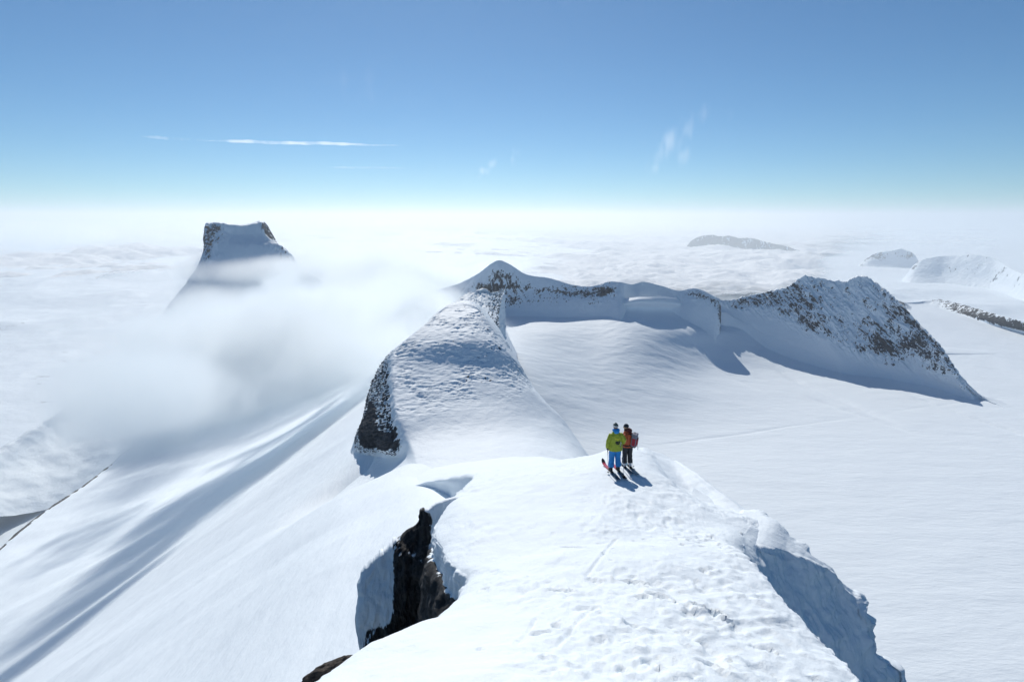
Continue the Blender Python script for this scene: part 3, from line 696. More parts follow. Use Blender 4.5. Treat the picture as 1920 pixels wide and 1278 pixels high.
# ---------------------------------------------------- valley country out to the horizon
def land(x, y, az, r):
    q = np.stack([x, y, 0*x], -1)
    right = sstep(-.1, .35, az)
    base = -880 - 240*right - 120*sstep(15000, 60000, r)
    z = base + (55+20*right)*fbm(q/1500, 6, .5)*sstep(2500, 5000, r) + 30*fbm(q/np.array([5200, 2600, 1]), 3)*right
    for (u, v, rr, w, l, h) in [(1655,525,9500,600,500,90),(1820,545,9000,900,400,60),(1740,556,7000,500,260,40),(1700,520,10500,700,350,45)]:
        c = P(u, v, rr); z = z + h*np.exp(-((x-c[0])/w)**2-((y-c[1])/l)**2)*(1+.6*fbm(q/300+3, 4))
    z = z - sstep(60000, 110000, r)*200
    # the country on the left climbs towards the tower
    lft = sstep(-.15, -.5, az)
    z = z + lft*(70*fbm(q/np.array([1400, 2200, 1])+8, 4, ridged=True))*sstep(2500, 4000, r)
    return z
LD = polar(-70, 70, int(900*DQ), 1900, 110000, int(620*DQ), land)
n = normals(LD); q = LD/np.array([260, 420, 200])
azl = np.arctan2(LD[..., 0], LD[..., 1]); rl = np.hypot(LD[..., 0], LD[..., 1])
lf = sstep(-.3, -.5, azl)*sstep(8000, 5000, rl)
mk_ = np.clip(.18 + .12*lf + .30*fbm(q, 5) + .25*fbm(LD/1800, 2), 0, .62)
grid_mesh('snow_country', LD, mountain_mat('upland_snow_and_scattered_rock', 4, rock_scale=.016, rock_stretch=(1, 2.2, 1), rock_col=(.05, .05, .055), rock_col2=(.11, .105, .10), bumps=((.004, 12, (1, 1.6, 1)), (.02, 3, (1, 1.8, 1))), soft=.03, speck=3), mask=mk_)
def massif(name, crest_, w, zb, amp, mat, rockm=.4, azd=0.):
    cr = [list(P(u, v, r))+[rockm] for u, v, r in crest_]
    def off(c, f, z, m):
        e = np.array(c[:2])/math.hypot(c[0], c[1])
        return [c[0]-e[0]*f*w, c[1]-e[1]*f*w, z, m]
    for e_ in (cr[0], cr[-1]): e_[2] = zb-30
    rows_ = [[off(c, 1.25, zb-120, 0) for c in cr], [off(c, 1., zb, .15) for c in cr], [off(c, .55, zb+(c[2]-zb)*.35, rockm*.8) for c in cr], [off(c, .22, zb+(c[2]-zb)*.75, rockm) for c in cr], cr,
             [off(c, -.5, c[2]-(c[2]-zb)*.3, 0) for c in cr], [off(c, -1.5, zb-200, 0) for c in cr]]
    G = loft(np.array(rows_), 150, 420, breaks=(4,))
    p = G[..., :3].copy()
    p[..., 2] += amp*fbm(p/(amp*9), 6, .55, ridged=True)*.6 + amp*.25*fbm(p/(amp*1.6), 4)
    mm = G[..., 3] + .2*fbm(p/(amp*6), 3)
    return grid_mesh(name, np.concatenate([p, mm[..., None]], -1), mat)
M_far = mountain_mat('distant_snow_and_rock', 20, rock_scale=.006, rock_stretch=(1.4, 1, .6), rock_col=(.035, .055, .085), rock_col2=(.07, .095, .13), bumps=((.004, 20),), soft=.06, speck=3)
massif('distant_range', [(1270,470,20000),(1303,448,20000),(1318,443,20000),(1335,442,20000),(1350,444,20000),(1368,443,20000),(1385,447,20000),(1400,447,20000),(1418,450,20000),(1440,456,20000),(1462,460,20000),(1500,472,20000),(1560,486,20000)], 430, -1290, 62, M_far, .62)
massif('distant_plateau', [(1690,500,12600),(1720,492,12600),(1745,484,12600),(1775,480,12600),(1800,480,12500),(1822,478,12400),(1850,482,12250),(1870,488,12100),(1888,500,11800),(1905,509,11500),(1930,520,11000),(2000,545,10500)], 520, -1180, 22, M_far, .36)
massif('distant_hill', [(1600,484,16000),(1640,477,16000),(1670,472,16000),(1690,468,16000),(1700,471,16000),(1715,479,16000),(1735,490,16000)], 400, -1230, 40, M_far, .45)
# ================================================================== PEOPLE, SKIS, POLES
def bm_tube(bm, path, rad, seg=14, cap=True, up=None):
    """tube through path points; rad: list of (rx, ry) across two directions"""
    P_ = [Vector(p) for p in path]; n = len(P_)
    rings = []; ref = Vector(up) if up else Vector((0, 1, 0))
    for i in range(n):
        t = (P_[min(i+1, n-1)]-P_[max(i-1, 0)]).normalized()
        a = t.cross(ref)
        if a.length < .05: a = t.cross(Vector((1, 0, 0)))
        a.normalize(); b = a.cross(t).normalized()
        r = rad[i]; rx, ry = (r, r) if not isinstance(r, tuple) else r
        rings.append([bm.verts.new(P_[i]+a*math.cos(q)*rx+b*math.sin(q)*ry) for q in [2*math.pi*k/seg for k in range(seg)]])
    for i in range(n-1):
        for k in range(seg):
            bm.faces.new((rings[i][k], rings[i][(k+1) % seg], rings[i+1][(k+1) % seg], rings[i+1][k]))
    if cap:
        bm.faces.new(rings[0][::-1]); bm.faces.new(rings[-1])
def bm_ball(bm, c, r, seg=16, fn=None):
    res = bmesh.ops.create_uvsphere(bm, u_segments=seg, v_segments=seg-4, radius=1)
    r = (r, r, r) if not isinstance(r, tuple) else r
    for v in res['verts']:
        p = Vector((v.co.x*r[0], v.co.y*r[1], v.co.z*r[2]))
        if fn: p = fn(p)
        v.co = p+Vector(c)
def bm_box(bm, c, s, rot=None, bev=0.):
    res = bmesh.ops.create_cube(bm, size=1)
    R = rot or Matrix.Identity(3)
    for v in res['verts']: v.co = R @ Vector((v.co.x*s[0], v.co.y*s[1], v.co.z*s[2])) + Vector(c)
    if bev:
        es = list({e for v in res['verts'] for e in v.link_edges})
        bmesh.ops.bevel(bm, geom=es, offset=bev, segments=2, affect='EDGES', profile=.6)
def to_obj(name, bm, mat, parent=None, voxel=None, wrinkle=None, smooth=True, iters=6, label=None):
    bmesh.ops.recalc_face_normals(bm, faces=bm.faces)
    me = bpy.data.meshes.new(name); bm.to_mesh(me); bm.free()
    o = bpy.data.objects.new(name, me); C.objects.link(o)
    if voxel:
        md = o.modifiers.new('r', 'REMESH'); md.mode = 'VOXEL'; md.voxel_size = voxel
        ms = o.modifiers.new('s', 'SMOOTH'); ms.factor = .5; ms.iterations = iters
        bpy.context.view_layer.update()
        dg = bpy.context.evaluated_depsgraph_get()
        m2 = bpy.data.meshes.new_from_object(o.evaluated_get(dg))
        o.modifiers.clear(); o.data = m2; bpy.data.meshes.remove(me); me = m2; me.name = name
        if wrinkle:
            co = np.empty(len(me.vertices)*3, dtype=np.float32); me.vertices.foreach_get('co', co); co = co.reshape(-1, 3)
            no = np.empty(len(me.vertices)*3, dtype=np.float32); me.vertices.foreach_get('normal', no); no = no.reshape(-1, 3)
            q = co*np.array([7, 7, 13])*wrinkle[1]
            co = co + no*(wrinkle[0]*(fbm(q, 3, ridged=True)-.2))[:, None]
            me.vertices.foreach_set('co', co.astype(np.float32).ravel()); me.update()
    me.materials.clear(); me.materials.append(mat)
    me.polygons.foreach_set('use_smooth', [smooth]*len(me.polygons))
    if parent: o.parent = parent
    if label: o['label'] = label
    return o
skin_m = simple('skin', (.52, .32, .23), .5)
black_m = simple('black_fabric', (.014, .015, .018), .7)
white_m = simple('white_plastic', (.72, .74, .76), .4)
alu_m = simple('brushed_metal', (.45, .46, .48), .35, .9)
green_m = simple('olive_green_shell', (.37, .43, .030), .6, nscale=6, col2=(.30, .36, .025))
blue_m = simple('bright_blue_fabric', (.012, .26, .66), .6, nscale=6, col2=(.010, .20, .55))
orange_m = simple('burnt_orange_shell', (.60, .13, .045), .6, nscale=6, col2=(.50, .10, .035))
maroon_m = simple('dark_maroon_fabric', (.10, .014, .016), .7)
dark_m = simple('charcoal_fabric', (.030, .033, .042), .7, nscale=6, col2=(.020, .022, .028))
navy_m = simple('dark_knit', (.012, .026, .045), .85)
greyk_m = simple('grey_green_knit', (.07, .10, .10), .85)
lilac_m = simple('grey_ripstop', (.22, .22, .27), .6)
red_m = simple('red_ripstop', (.34, .012, .03), .6)
yellow_m = simple('yellow_print', (.62, .60, .04), .6)

def head_fn(p):
    # face looks along +Y: brow, nose and chin
    if p.y > 0:
        p.y += .020*math.exp(-((p.x/.016)**2+((p.z+.005)/.026)**2))          # nose
        p.y += .006*math.exp(-((p.x/.05)**2+((p.z-.032)/.014)**2))           # brow
        p.y -= .007*math.exp(-(((abs(p.x)-.032)/.014)**2+((p.z-.016)/.012)**2))  # eye sockets
        p.y += .006*math.exp(-((p.x/.022)**2+((p.z+.045)/.010)**2))          # mouth
        p.y += .008*math.exp(-((p.x/.03)**2+((p.z+.085)/.02)**2))            # chin
    if p.z < -.03: p.x *= 1-.30*min(1, (-.03-p.z)/.09)
    return p
def hand(bm, w, d, side, grip):
    """w wrist, grip: point of the pole between palm and fingers; five fingers closed round a vertical shaft"""
    g = Vector(grip); w = Vector(w)
    out = (w-g); out.z = 0
    out = out.normalized() if out.length > .01 else Vector((side, 0, 0))
    tan = Vector((-out.y, out.x, 0))
    bm_tube(bm, [w, w.lerp(g+out*.03, .6), g+out*.030], [.030, (.040, .026), (.044, .022)], 10)
    for k, (dz, ln) in enumerate(((.033, .9), (.011, 1.), (-.011, .95), (-.031, .8))):
        pts_ = []
        for q in range(6):
            a = (.15+.62*ln*q/5)*math.pi*1.15
            pts_.append(g + Vector((0, 0, dz-.002*q)) + out*math.cos(a)*.027 + tan*math.sin(a)*.027)
        bm_tube(bm, pts_, [.0115, .0115, .011, .0105, .010, .008], 8)
    bm_tube(bm, [g+out*.034-tan*.012+Vector((0, 0, .015)), g+out*.018-tan*.026+Vector((0, 0, .035)), g-out*.006-tan*.024+Vector((0, 0, .047))], [.013, .012, .009], 8)

def person(name, label, loc, legs_az, body_az, look_az, H, feet, armL, armR, cfg):
    """local frame: +Y is where the legs face, +X the person's right"""
    s = H/1.80
    Rb = Matrix.Rotation(-(body_az-legs_az), 3, 'Z'); Rh = Matrix.Rotation(-(look_az-legs_az), 3, 'Z')
    lean = cfg.get('lean', .04)
    def T(p):                                             # torso frame
        v = Rb @ Vector((p[0], p[1]+lean*max(0, p[2]-.95)/.6, 0)); return Vector((v.x*s, v.y*s, p[2]*s))
    hip = [Vector((sx*.095*s, 0, .93*s)) for sx in (-1, 1)]
    ank = [Vector(f) + Vector((0, -.02, .10)) for f in feet]
    kne = [h.lerp(a, .5) + Vector((0, .045*s, 0)) for h, a in zip(hip, ank)]
    hc = T((0, .03, 1.66)); hc.z = 1.665*s
    sho = [T((sx*.175, 0, 1.385)) for sx in (-1, 1)]
    arms = []
    for sh, (el, wr) in zip(sho, (armL, armR)): arms.append((sh, T(el), T(wr)))
    def chain(bm, k=1.0, legs=True, arms_=True, grow=0.):
        bm_tube(bm, [T((0, 0, .90)), T((0, 0, 1.0)), T((0, .0, 1.12)), T((0, .0, 1.28)), T((0, 0, 1.42)), T((0, 0, 1.49)), T((0, .01, 1.58))],
                [(.15+grow, .11+grow), (.155+grow, .11+grow), (.135+grow, .10+grow), (.165+grow, .115+grow), (.175+grow, .105+grow), (.08+grow, .075+grow), (.052+grow*.2, .052+grow*.2)], 18)
    # body: one continuous skin surface, mostly under clothing
    bm = bmesh.new(); chain(bm)
    for h, k, a, f in zip(hip, kne, ank, feet):
        bm_tube(bm, [h+Vector((0, 0, .03)), h.lerp(k, .5), k, k.lerp(a, .45), a, Vector(f)+Vector((0, -.02, .05))], [.085, .075, .056, .055, .038, .04], 12, up=(1, 0, 0))
        bm_tube(bm, [Vector(f)+Vector((0, -.07, .05)), Vector(f)+Vector((0, .05, .045)), Vector(f)+Vector((0, .14, .035))], [.036, .040, .026], 10)
    for (sh, el, wr), gp, sd in zip(arms, (cfg['gripL'], cfg['gripR']), (-1, 1)):
        bm_tube(bm, [sh, sh.lerp(el, .5), el, el.lerp(wr, .5), wr], [.055, .050, .040, .036, .027], 12, up=(1, 0, 0))
        hand(bm, wr, None, sd, gp)
    tmp = bmesh.new(); bm_ball(tmp, (0, 0, 0), (.077*s, .096*s, .118*s), 28, head_fn)
    for sx in (-1, 1): bm_ball(tmp, (sx*.077*s, -.005, -.005), (.010, .018, .030), 10)
    for v in tmp.verts: v.co = Rh @ v.co + hc
    me = bpy.data.meshes.new('h'); tmp.to_mesh(me); tmp.free(); bm.from_mesh(me); bpy.data.meshes.remove(me)
    body = to_obj(name, bm, skin_m, voxel=.009, iters=2)
    body['label'] = label; body['category'] = 'person'
    body.location = loc; body.rotation_euler = (0, 0, -legs_az)
    # eyes
    for sx in (-1, 1):
        bm = bmesh.new(); bm_ball(bm, Rh @ Vector((sx*.032*s, .083*s, .016*s)) + hc, .010, 10)
        to_obj('eye', bm, black_m, body)
    # trousers
    bm = bmesh.new()
    bm_tube(bm, [T((0, 0, 1.04)), T((0, 0, .95)), Vector((0, 0, .86*s))], [(.165, .125), (.18, .135), (.165, .125)], 18)
    wl = cfg.get('leg', 1.0)
    for h, k, a in zip(hip, kne, ank):
        hem = a + Vector((0, .0, .05))
        bm_tube(bm, [h+Vector((0, 0, .0)), h.lerp(k, .5), k, k.lerp(hem, .5), hem.lerp(k, .15), hem], [.108*wl, .102*wl, .088*wl, .086*wl, .092*wl, .094*wl], 14, up=(1, 0, 0))
    to_obj('trousers', bm, cfg['trousers'], body, voxel=.014, wrinkle=(.013, 1.), iters=3)
    # jacket
    bm = bmesh.new(); hw = cfg.get('hem', .80)
    bw = cfg.get('bulk', 1.)
    bm_tube(bm, [T((0, -.01, hw)), T((0, -.01, hw+.10)), T((0, -.01, 1.05)), T((0, 0, 1.22)), T((0, 0, 1.36)), T((0, 0, 1.45)), T((0, .01, 1.52)), T((0, .01, 1.57))],
            [(.235*bw, .165*bw), (.235*bw, .17*bw), (.215*bw, .165*bw), (.215*bw, .17*bw), (.195*bw, .155*bw), (.145, .125), (.095, .09), (.085, .085)], 22)
    for sh, el, wr in arms:
        cu = wr + (el-wr).normalized()*.02
        bm_tube(bm, [sh+(Vector((0, 0, 1.38*s))-sh)*.25, sh, sh.lerp(el, .5), el, el.lerp(cu, .5), cu], [.085, .078*bw, .080*bw, .075*bw, .070*bw, .055], 14, up=(1, 0, 0))
    jk = to_obj('jacket', bm, cfg['jacket'], body, voxel=.014, wrinkle=(.015, .8), iters=3)
    # gloves
    for (sh, el, wr), gp, sd in zip(arms, (cfg['gripL'], cfg['gripR']), (-1, 1)):
        bm = bmesh.new(); hand(bm, wr, None, sd, gp)
        bm_tube(bm, [wr+(el-wr).normalized()*.05, wr], [.044, .040], 12)
        to_obj('glove', bm, black_m, body, voxel=.007, iters=1)
        g_ = body.children[-1].data
        for v in g_.vertices: v.co += v.normal*.004
    # boots
    for f in feet:
        f = Vector(f); bm = bmesh.new()
        bm_tube(bm, [f+Vector((0, -.10, .055)), f+Vector((0, -.03, .06)), f+Vector((0, .07, .05)), f+Vector((0, .155, .035))], [(.048, .05), (.054, .058), (.054, .046), (.044, .032)], 12)
        bm_tube(bm, [f+Vector((0, -.045, .06)), f+Vector((0, -.03, .17)), f+Vector((0, -.015, .27))], [(.055, .062), (.056, .066), (.062, .072)], 12, up=(0, 1, 0))
        bt = to_obj('boot', bm, cfg['boot'], body, voxel=.009, iters=1)
        for z in (.075, .13, .19):
            bm = bmesh.new(); bm_box(bm, f+Vector((.0, .055-.3*(z-.075), z+.022)), (.112, .016, .010), bev=.002)
            to_obj('buckle', bm, cfg['buckle'], bt, smooth=False)
    # hat
    bm = bmesh.new()
    bm_ball(bm, (0, -.010, .045*s), (.090*s, .108*s, .100*s), 20)
    for v in list(bm.verts):
        if v.co.z < .012: v.co.z = .012+.25*(v.co.z-.012)
    for v in bm.verts: v.co = Rh @ v.co + hc
    hat = to_obj('beanie', bm, cfg['hat'], body)
    if cfg.get('goggles'):
        bm = bmesh.new()
        ring = [Rh @ Vector((math.sin(q)*.092*s, -.010+math.cos(q)*.110*s, .050*s)) + hc for q in np.linspace(0, 2*math.pi, 25)]
        for i in range(24):
            a, b = ring[i], ring[i+1]; o_ = ((a+b)/2-hc); o_.z = 0; o_ = o_.normalized()*.006
            vs = [bm.verts.new(p) for p in (a+Vector((0, 0, -.019))+o_, b+Vector((0, 0, -.019))+o_, b+Vector((0, 0, .019))+o_*.6, a+Vector((0, 0, .019))+o_*.6)]
            bm.faces.new(vs)
        bmesh.ops.remove_doubles(bm, verts=bm.verts, dist=.0005)
        bmesh.ops.solidify(bm, geom=bm.faces[:], thickness=.004)
        to_obj('goggle_strap', bm, white_m, hat)
        bm = bmesh.new(); bm_ball(bm, Rh @ Vector((0, .108*s, .050*s)) + hc, (.080, .026, .038), 16)
        to_obj('goggle_lens', bm, black_m, hat)
        bm = bmesh.new(); bm_ball(bm, Rh @ Vector((0, -.015, .150*s)) + hc, .028, 12); to_obj('bobble', bm, cfg['hat'], hat)
    # hood or collar piled behind the neck
    bm = bmesh.new()
    cN = T((0, -.015, 1.555)); 
    for q in range(18):
        a = 2*math.pi*q/18
        o_ = Rb @ Vector((math.sin(a)*.088, math.cos(a)*.080, 0)); back = (1-math.cos(a))/2
        bm_ball(bm, cN+o_+Vector((0, 0, .012*back)), .042+.024*back, 10)
    bm_ball(bm, cN+Rb @ Vector((0, -.085, -.02)), (.110, .075, .095), 14)
    to_obj('hood', bm, cfg['hood'], body, voxel=.010, wrinkle=(.010, 2.), iters=3)
    body['_'] = 0; del body['_']
    return body, jk, T

def ski(label, heel, az, L, cols, behind):
    """ski under a boot; heel = point under the boot, behind = length behind it"""
    root = bpy.data.objects.new('ski', None); C.objects.link(root)
    root['label'] = label; root['category'] = 'ski'
    bm = bmesh.new(); n = 44; top, bot = [], []
    for i in range(n+1):
        t = i/n; y = -behind + L*t
        w = .058 + .016*abs(2*t-.95)**1.6
        if t > .93: w *= math.sqrt(max(.02, 1-((t-.93)/.07)**2))
        if t < .03: w *= .75+.25*t/.03
        z = .012 + (.16*((t-.84)/.16)**2 if t > .84 else 0) + (.03*((.05-t)/.05)**2 if t < .05 else 0)
        th = .010 + .008*math.exp(-((t-.45)/.25)**2)
        top.append([bm.verts.new((-w, y, z+th)), bm.verts.new((w, y, z+th))]); bot.append([bm.verts.new((-w, y, z)), bm.verts.new((w, y, z))])
    for i in range(n):
        for a, b, c_, d in ((top[i][0], top[i][1], top[i+1][1], top[i+1][0]), (bot[i][1], bot[i][0], bot[i+1][0], bot[i+1][1]), (bot[i][0], top[i][0], top[i+1][0], bot[i+1][0]), (top[i][1], bot[i][1], bot[i+1][1], top[i+1][1])):
            bm.faces.new((a, b, c_, d))
    bm.faces.new((bot[0][0], bot[0][1], top[0][1], top[0][0])); bm.faces.new((bot[n][1], bot[n][0], top[n][0], top[n][1]))
    k = NT('ski_topsheet')
    tc = k.n('ShaderNodeTexCoord').outputs['Object']
    y = k.n('ShaderNodeSeparateXYZ', {0: tc}).outputs['Y']
    cr_ = k.n('ShaderNodeValToRGB', {0: k.n('ShaderNodeMapRange', {0: y, 1: -behind, 2: L-behind}).outputs[0]})
    e = cr_.color_ramp; e.interpolation = 'LINEAR'
    e.elements[0].position = cols[0][0]; e.elements[0].color = (*cols[0][1], 1); e.elements[1].position = cols[-1][0]; e.elements[1].color = (*cols[-1][1], 1)
    for p_, c_ in cols[1:-1]: q = e.elements.new(p_); q.color = (*c_, 1)
    m = k.out(k.n('ShaderNodeBsdfPrincipled', {'Base Color': cr_.outputs[0], 'Roughness': .3}).outputs[0])
    to_obj('ski_deck', bm, m, root, smooth=False)
    bm = bmesh.new(); bm_box(bm, (0, .15, .042), (.075, .07, .034), bev=.008); bm_box(bm, (0, .10, .034), (.05, .10, .014), bev=.004)
    to_obj('toe_binding', bm, black_m, root)
    bm = bmesh.new(); bm_box(bm, (0, -.15, .048), (.07, .08, .045), bev=.010); bm_box(bm, (0, -.10, .034), (.05, .08, .014), bev=.004)
    to_obj('heel_binding', bm, black_m, root)
    d = Vector((math.sin(az), math.cos(az), 0)); h = Vector(heel)
    a = h + d*.55; b = h - d*.55
    za = ridge_z(a.x, a.y); zb = ridge_z(b.x, b.y); zc = ridge_z(h.x, h.y)
    pitch = math.atan2(za-zb, 1.1); zm = max((za+zb)/2, zc)
    root.location = (h.x, h.y, zm-.004)
    root.rotation_euler = Matrix.Rotation(-az, 3, 'Z').to_4x4().to_euler(); root.rotation_mode = 'XYZ'
    root.rotation_euler = (Matrix.Rotation(-az, 3, 'Z') @ Matrix.Rotation(pitch, 3, 'X')).to_euler()
    return root, zm
def pole(label, top, tip, grip_z=.0, col=None):
    root = bpy.data.objects.new('ski_pole', None); C.objects.link(root)
    root['label'] = label; root['category'] = 'ski pole'
    tip = Vector(tip); top = Vector(top); root.location = tip
    v = top-tip; L = v.length; R = Vector((0, 0, 1)).rotation_difference(v).to_matrix()
    root.rotation_euler = R.to_euler()
    bm = bmesh.new(); bm_tube(bm, [(0, 0, -.03), (0, 0, .02), (0, 0, .06), (0, 0, L*.55), (0, 0, L-.10)], [.002, .005, .007, .0085, .0095], 10); to_obj('shaft', bm, col or alu_m, root)
    bm = bmesh.new(); bm_tube(bm, [(0, 0, L-.13), (0, 0, L-.11), (0, 0, L-.02), (0, 0, L), (0, 0, L+.012)], [.012, .016, .015, .021, .012], 12); to_obj('grip', bm, black_m, root)
    bm = bmesh.new(); bm_tube(bm, [(0, 0, .055), (0, 0, .066), (0, 0, .074)], [.046, .048, .012], 16); to_obj('basket', bm, black_m, root)
    bm = bmesh.new()
    pts_ = [Vector((.016+.03*math.sin(q), 0, L-.07-.07*(1-math.cos(q)))) for q in np.linspace(0, 2*math.pi, 14)]
    bm_tube(bm, pts_, [.004]*14, 6, up=(0, 1, 0)); to_obj('wrist_strap', bm, black_m, root)
    return root
def w2l(o, p):
    return o.matrix_world.inverted() @ Vector(p)

# --- skier in the green jacket
GA = math.radians(-9.5)
gx, gy = 3.89, 20.05
cG, sG = math.cos(GA), math.sin(GA)
rt = Vector((cG, -sG, 0)); fw = Vector((sG, cG, 0))
base = Vector((gx, gy, 0)); fL = base-rt*.15; fR = base+rt*.15+fw*.03
s1, z1 = ski('pink and black ski with raised tip under the left boot of the skier in green', fL, GA, 1.88, [(0, (.012, .012, .016)), (.50, (.02, .018, .024)), (.56, (.45, .03, .05)), (.75, (.55, .06, .09)), (.90, (.42, .03, .07)), (.93, (.02, .015, .02)), (1, (.012, .012, .014))], .90)
s2, z2 = ski('pink and black ski under the right boot of the skier in green', fR, GA+.03, 1.88, [(0, (.012, .012, .016)), (.50, (.02, .018, .024)), (.56, (.45, .03, .05)), (.75, (.55, .06, .09)), (.90, (.42, .03, .07)), (.93, (.02, .015, .02)), (1, (.012, .012, .014))], .90)
gz = (z1+z2)/2 + .045
def LG(p):                                             # world point -> local of the green skier
    v = Vector(p)-Vector((gx, gy, gz)); return Vector((v.dot(rt), v.dot(fw), v.z))
tipL = Vector((3.60, 19.74, 0)); tipL.z = ridge_z(tipL.x, tipL.y)+.02
tipR = Vector((4.13, 19.42, 0)); tipR.z = ridge_z(tipR.x, tipR.y)+.02
gripLw = Vector((gx, gy, gz))-rt*.315+fw*(-.02)+Vector((0, 0, .87)); gripRw = Vector((gx, gy, gz))+rt*.30+fw*.13+Vector((0, 0, 1.0))
def topof(tip, g, ext=.05): return g + (g-tip).normalized()*ext
gl, gr = LG(gripLw), LG(gripRw)
green, jk, TG = person('person', 'skier in olive green jacket and bright blue trousers seen from behind, holding a pole', (gx, gy, gz), GA, GA+.02, GA+.10, 1.84,
    [(-.15, 0, -.0), (.15, .03, -.0)],
    ((-.285, -.03, 1.15), (gl.x/1.022-.015, gl.y/1.022-.03, (gl.z+.035)/1.022)), ((.315, -.02, 1.17), (gr.x/1.022+.02, gr.y/1.022-.05, (gr.z+.01)/1.022)),
    dict(gripL=gl, gripR=gr, trousers=blue_m, jacket=green_m, boot=black_m, buckle=alu_m, hat=greyk_m, hood=blue_m, goggles=True, hem=.80, bulk=1.12, leg=1.10))
pole('thin ski pole planted left of the skier in green, held in the left hand', topof(tipL, gripLw), tipL)
pole('thin ski pole on the right of the skier in green, beside the ski tails', topof(tipR, gripRw), tipR)
# printed emblem on the back of the jacket: short marks conforming to the cloth
from mathutils.bvhtree import BVHTree
def emblem(name, mat, parent, strokes, x0, z0, w, lab=None):
    tree = BVHTree.FromPolygons([v.co for v in parent.data.vertices], [list(p.vertices) for p in parent.data.polygons])
    bm = bmesh.new()
    for st in strokes:
        prev = None
        for i in range(len(st)-1):
            (xa, za), (xb, zb) = st[i], st[i+1]
            for k_ in range(4):
                t = k_/3; x = x0+(xa+(xb-xa)*t)*w; z = z0+(za+(zb-za)*t)*w
                dx, dz = xb-xa, zb-za; l = math.hypot(dx, dz)+1e-6; nx, nz = -dz/l*.012, dx/l*.012
                pr_ = []
                for sg in (-1, 1):
                    hit = tree.ray_cast(Vector((x+sg*nx, -1, z+sg*nz)), Vector((0, 1, 0)))
                    if hit[0] is None: break
                    pr_.append(bm.verts.new(hit[0]+Vector((0, -.005, 0))))
                if len(pr_) == 2:
                    if prev: bm.faces.new((prev[0], prev[1], pr_[1], pr_[0]))
                    prev = pr_
    to_obj(name, bm, mat, parent)
emblem('yellow_emblem', yellow_m, jk, [[(-.5,.30),(-.3,.42),(0,.30),(.1,.22)], [(.0,.24),(.2,.36),(.45,.38),(.6,.28)], [(-.45,.22),(-.25,.32),(0,.2),(.3,.28),(.5,.22)], [(-.2,.05),(0,.12),(.2,.05)]], .01, 1.25, .20)
emblem('dark_emblem', black_m, jk, [[(-.35,.1),(-.1,-.05),(.1,.0),(.4,.1)], [(-.3,-.05),(-.05,-.2),(.2,-.1),(.4,-.05)], [(-.25,-.2),(0,-.32),(.3,-.22)], [(-.4,.0),(-.3,-.3),(-.2,-.45)], [(.35,0),(.3,-.2),(.15,-.45)], [(-.1,-.3),(0,-.5),(.1,-.35)], [(-.2,.14),(0,.02),(.25,.12)]], .015, 1.20, .22)
emblem('white_emblem', white_m, jk, [[(.62,-.10),(.56,-.5),(.50,-.9)], [(.70,-.2),(.64,-.5)]], .01, 1.20, .22)
emblem('black_emblem', black_m, jk, [[(.68,-.0),(.62,-.35),(.58,-.6)], [(.56,-.65),(.52,-.95)]], .01, 1.20, .22)

# --- skier in the orange jacket
OA = math.radians(-8)
ox, oy = 4.47, 20.60
rt2 = Vector((math.cos(OA), -math.sin(OA), 0)); fw2 = Vector((math.sin(OA), math.cos(OA), 0))
fL2 = Vector((ox, oy, 0))-rt2*.11; fR2 = Vector((ox, oy, 0))+rt2*.11-fw2*.02
oc = [(0, (.02, .10, .16)), (.25, (.015, .05, .09)), (.45, (.02, .025, .035)), (.8, (.02, .12, .20)), (1, (.02, .03, .05))]
s3, z3 = ski('blue and black ski under the left boot of the skier in orange', fL2, OA-.02, 1.78, oc, .93)
s4, z4 = ski('blue and black ski under the right boot of the skier in orange', fR2, OA+.01, 1.78, oc, .93)
oz = (z3+z4)/2 + .045
def LO(p):
    v = Vector(p)-Vector((ox, oy, oz)); return Vector((v.dot(rt2), v.dot(fw2), v.z))
BA = math.radians(-62)                                # torso turned to the left
rb = Vector((math.cos(BA), -math.sin(BA), 0)); fb = Vector((math.sin(BA), math.cos(BA), 0))
g3 = Vector((ox, oy, oz)) - rb*.23 + fb*.20 + Vector((0, 0, .98)); g4 = Vector((ox, oy, oz)) + rb*.25 + fb*.10 + Vector((0, 0, .98))
t3 = Vector((4.14, 20.80, 0)); t3.z = ridge_z(t3.x, t3.y)+.02
t4 = Vector((4.70, 20.45, 0)); t4.z = ridge_z(t4.x, t4.y)+.02
Mb = Matrix.Rotation((BA-OA), 3, 'Z')
def inT(v, s): v = Mb @ v; return (v.x/s, v.y/s, v.z/s)
a3 = inT(LO(g3), .945); a4 = inT(LO(g4), .945)
ML = dict(gripL=LO(g3), gripR=LO(g4), trousers=dark_m, jacket=orange_m, boot=white_m, buckle=black_m, hat=navy_m, hood=maroon_m, hem=.86, bulk=.98, leg=.95, lean=.07)
orange, jk2, TO = person('person', 'skier in burnt orange jacket and dark trousers wearing a backpack, head turned left', (ox, oy, oz), OA, BA, math.radians(-72), 1.70,
    [(-.11, 0, 0), (.11, -.02, 0)], ((-.26, .02, 1.14), (a3[0]-.02, a3[1]-.07, a3[2]+.02)), ((.28, .0, 1.14), (a4[0]+.02, a4[1]-.06, a4[2]+.02)), ML)
pole('ski pole on the far side of the skier in orange', topof(t3, g3), t3)
pole('pale ski pole planted right of the boots of the skier in orange', topof(t4, g4), t4, col=white_m)
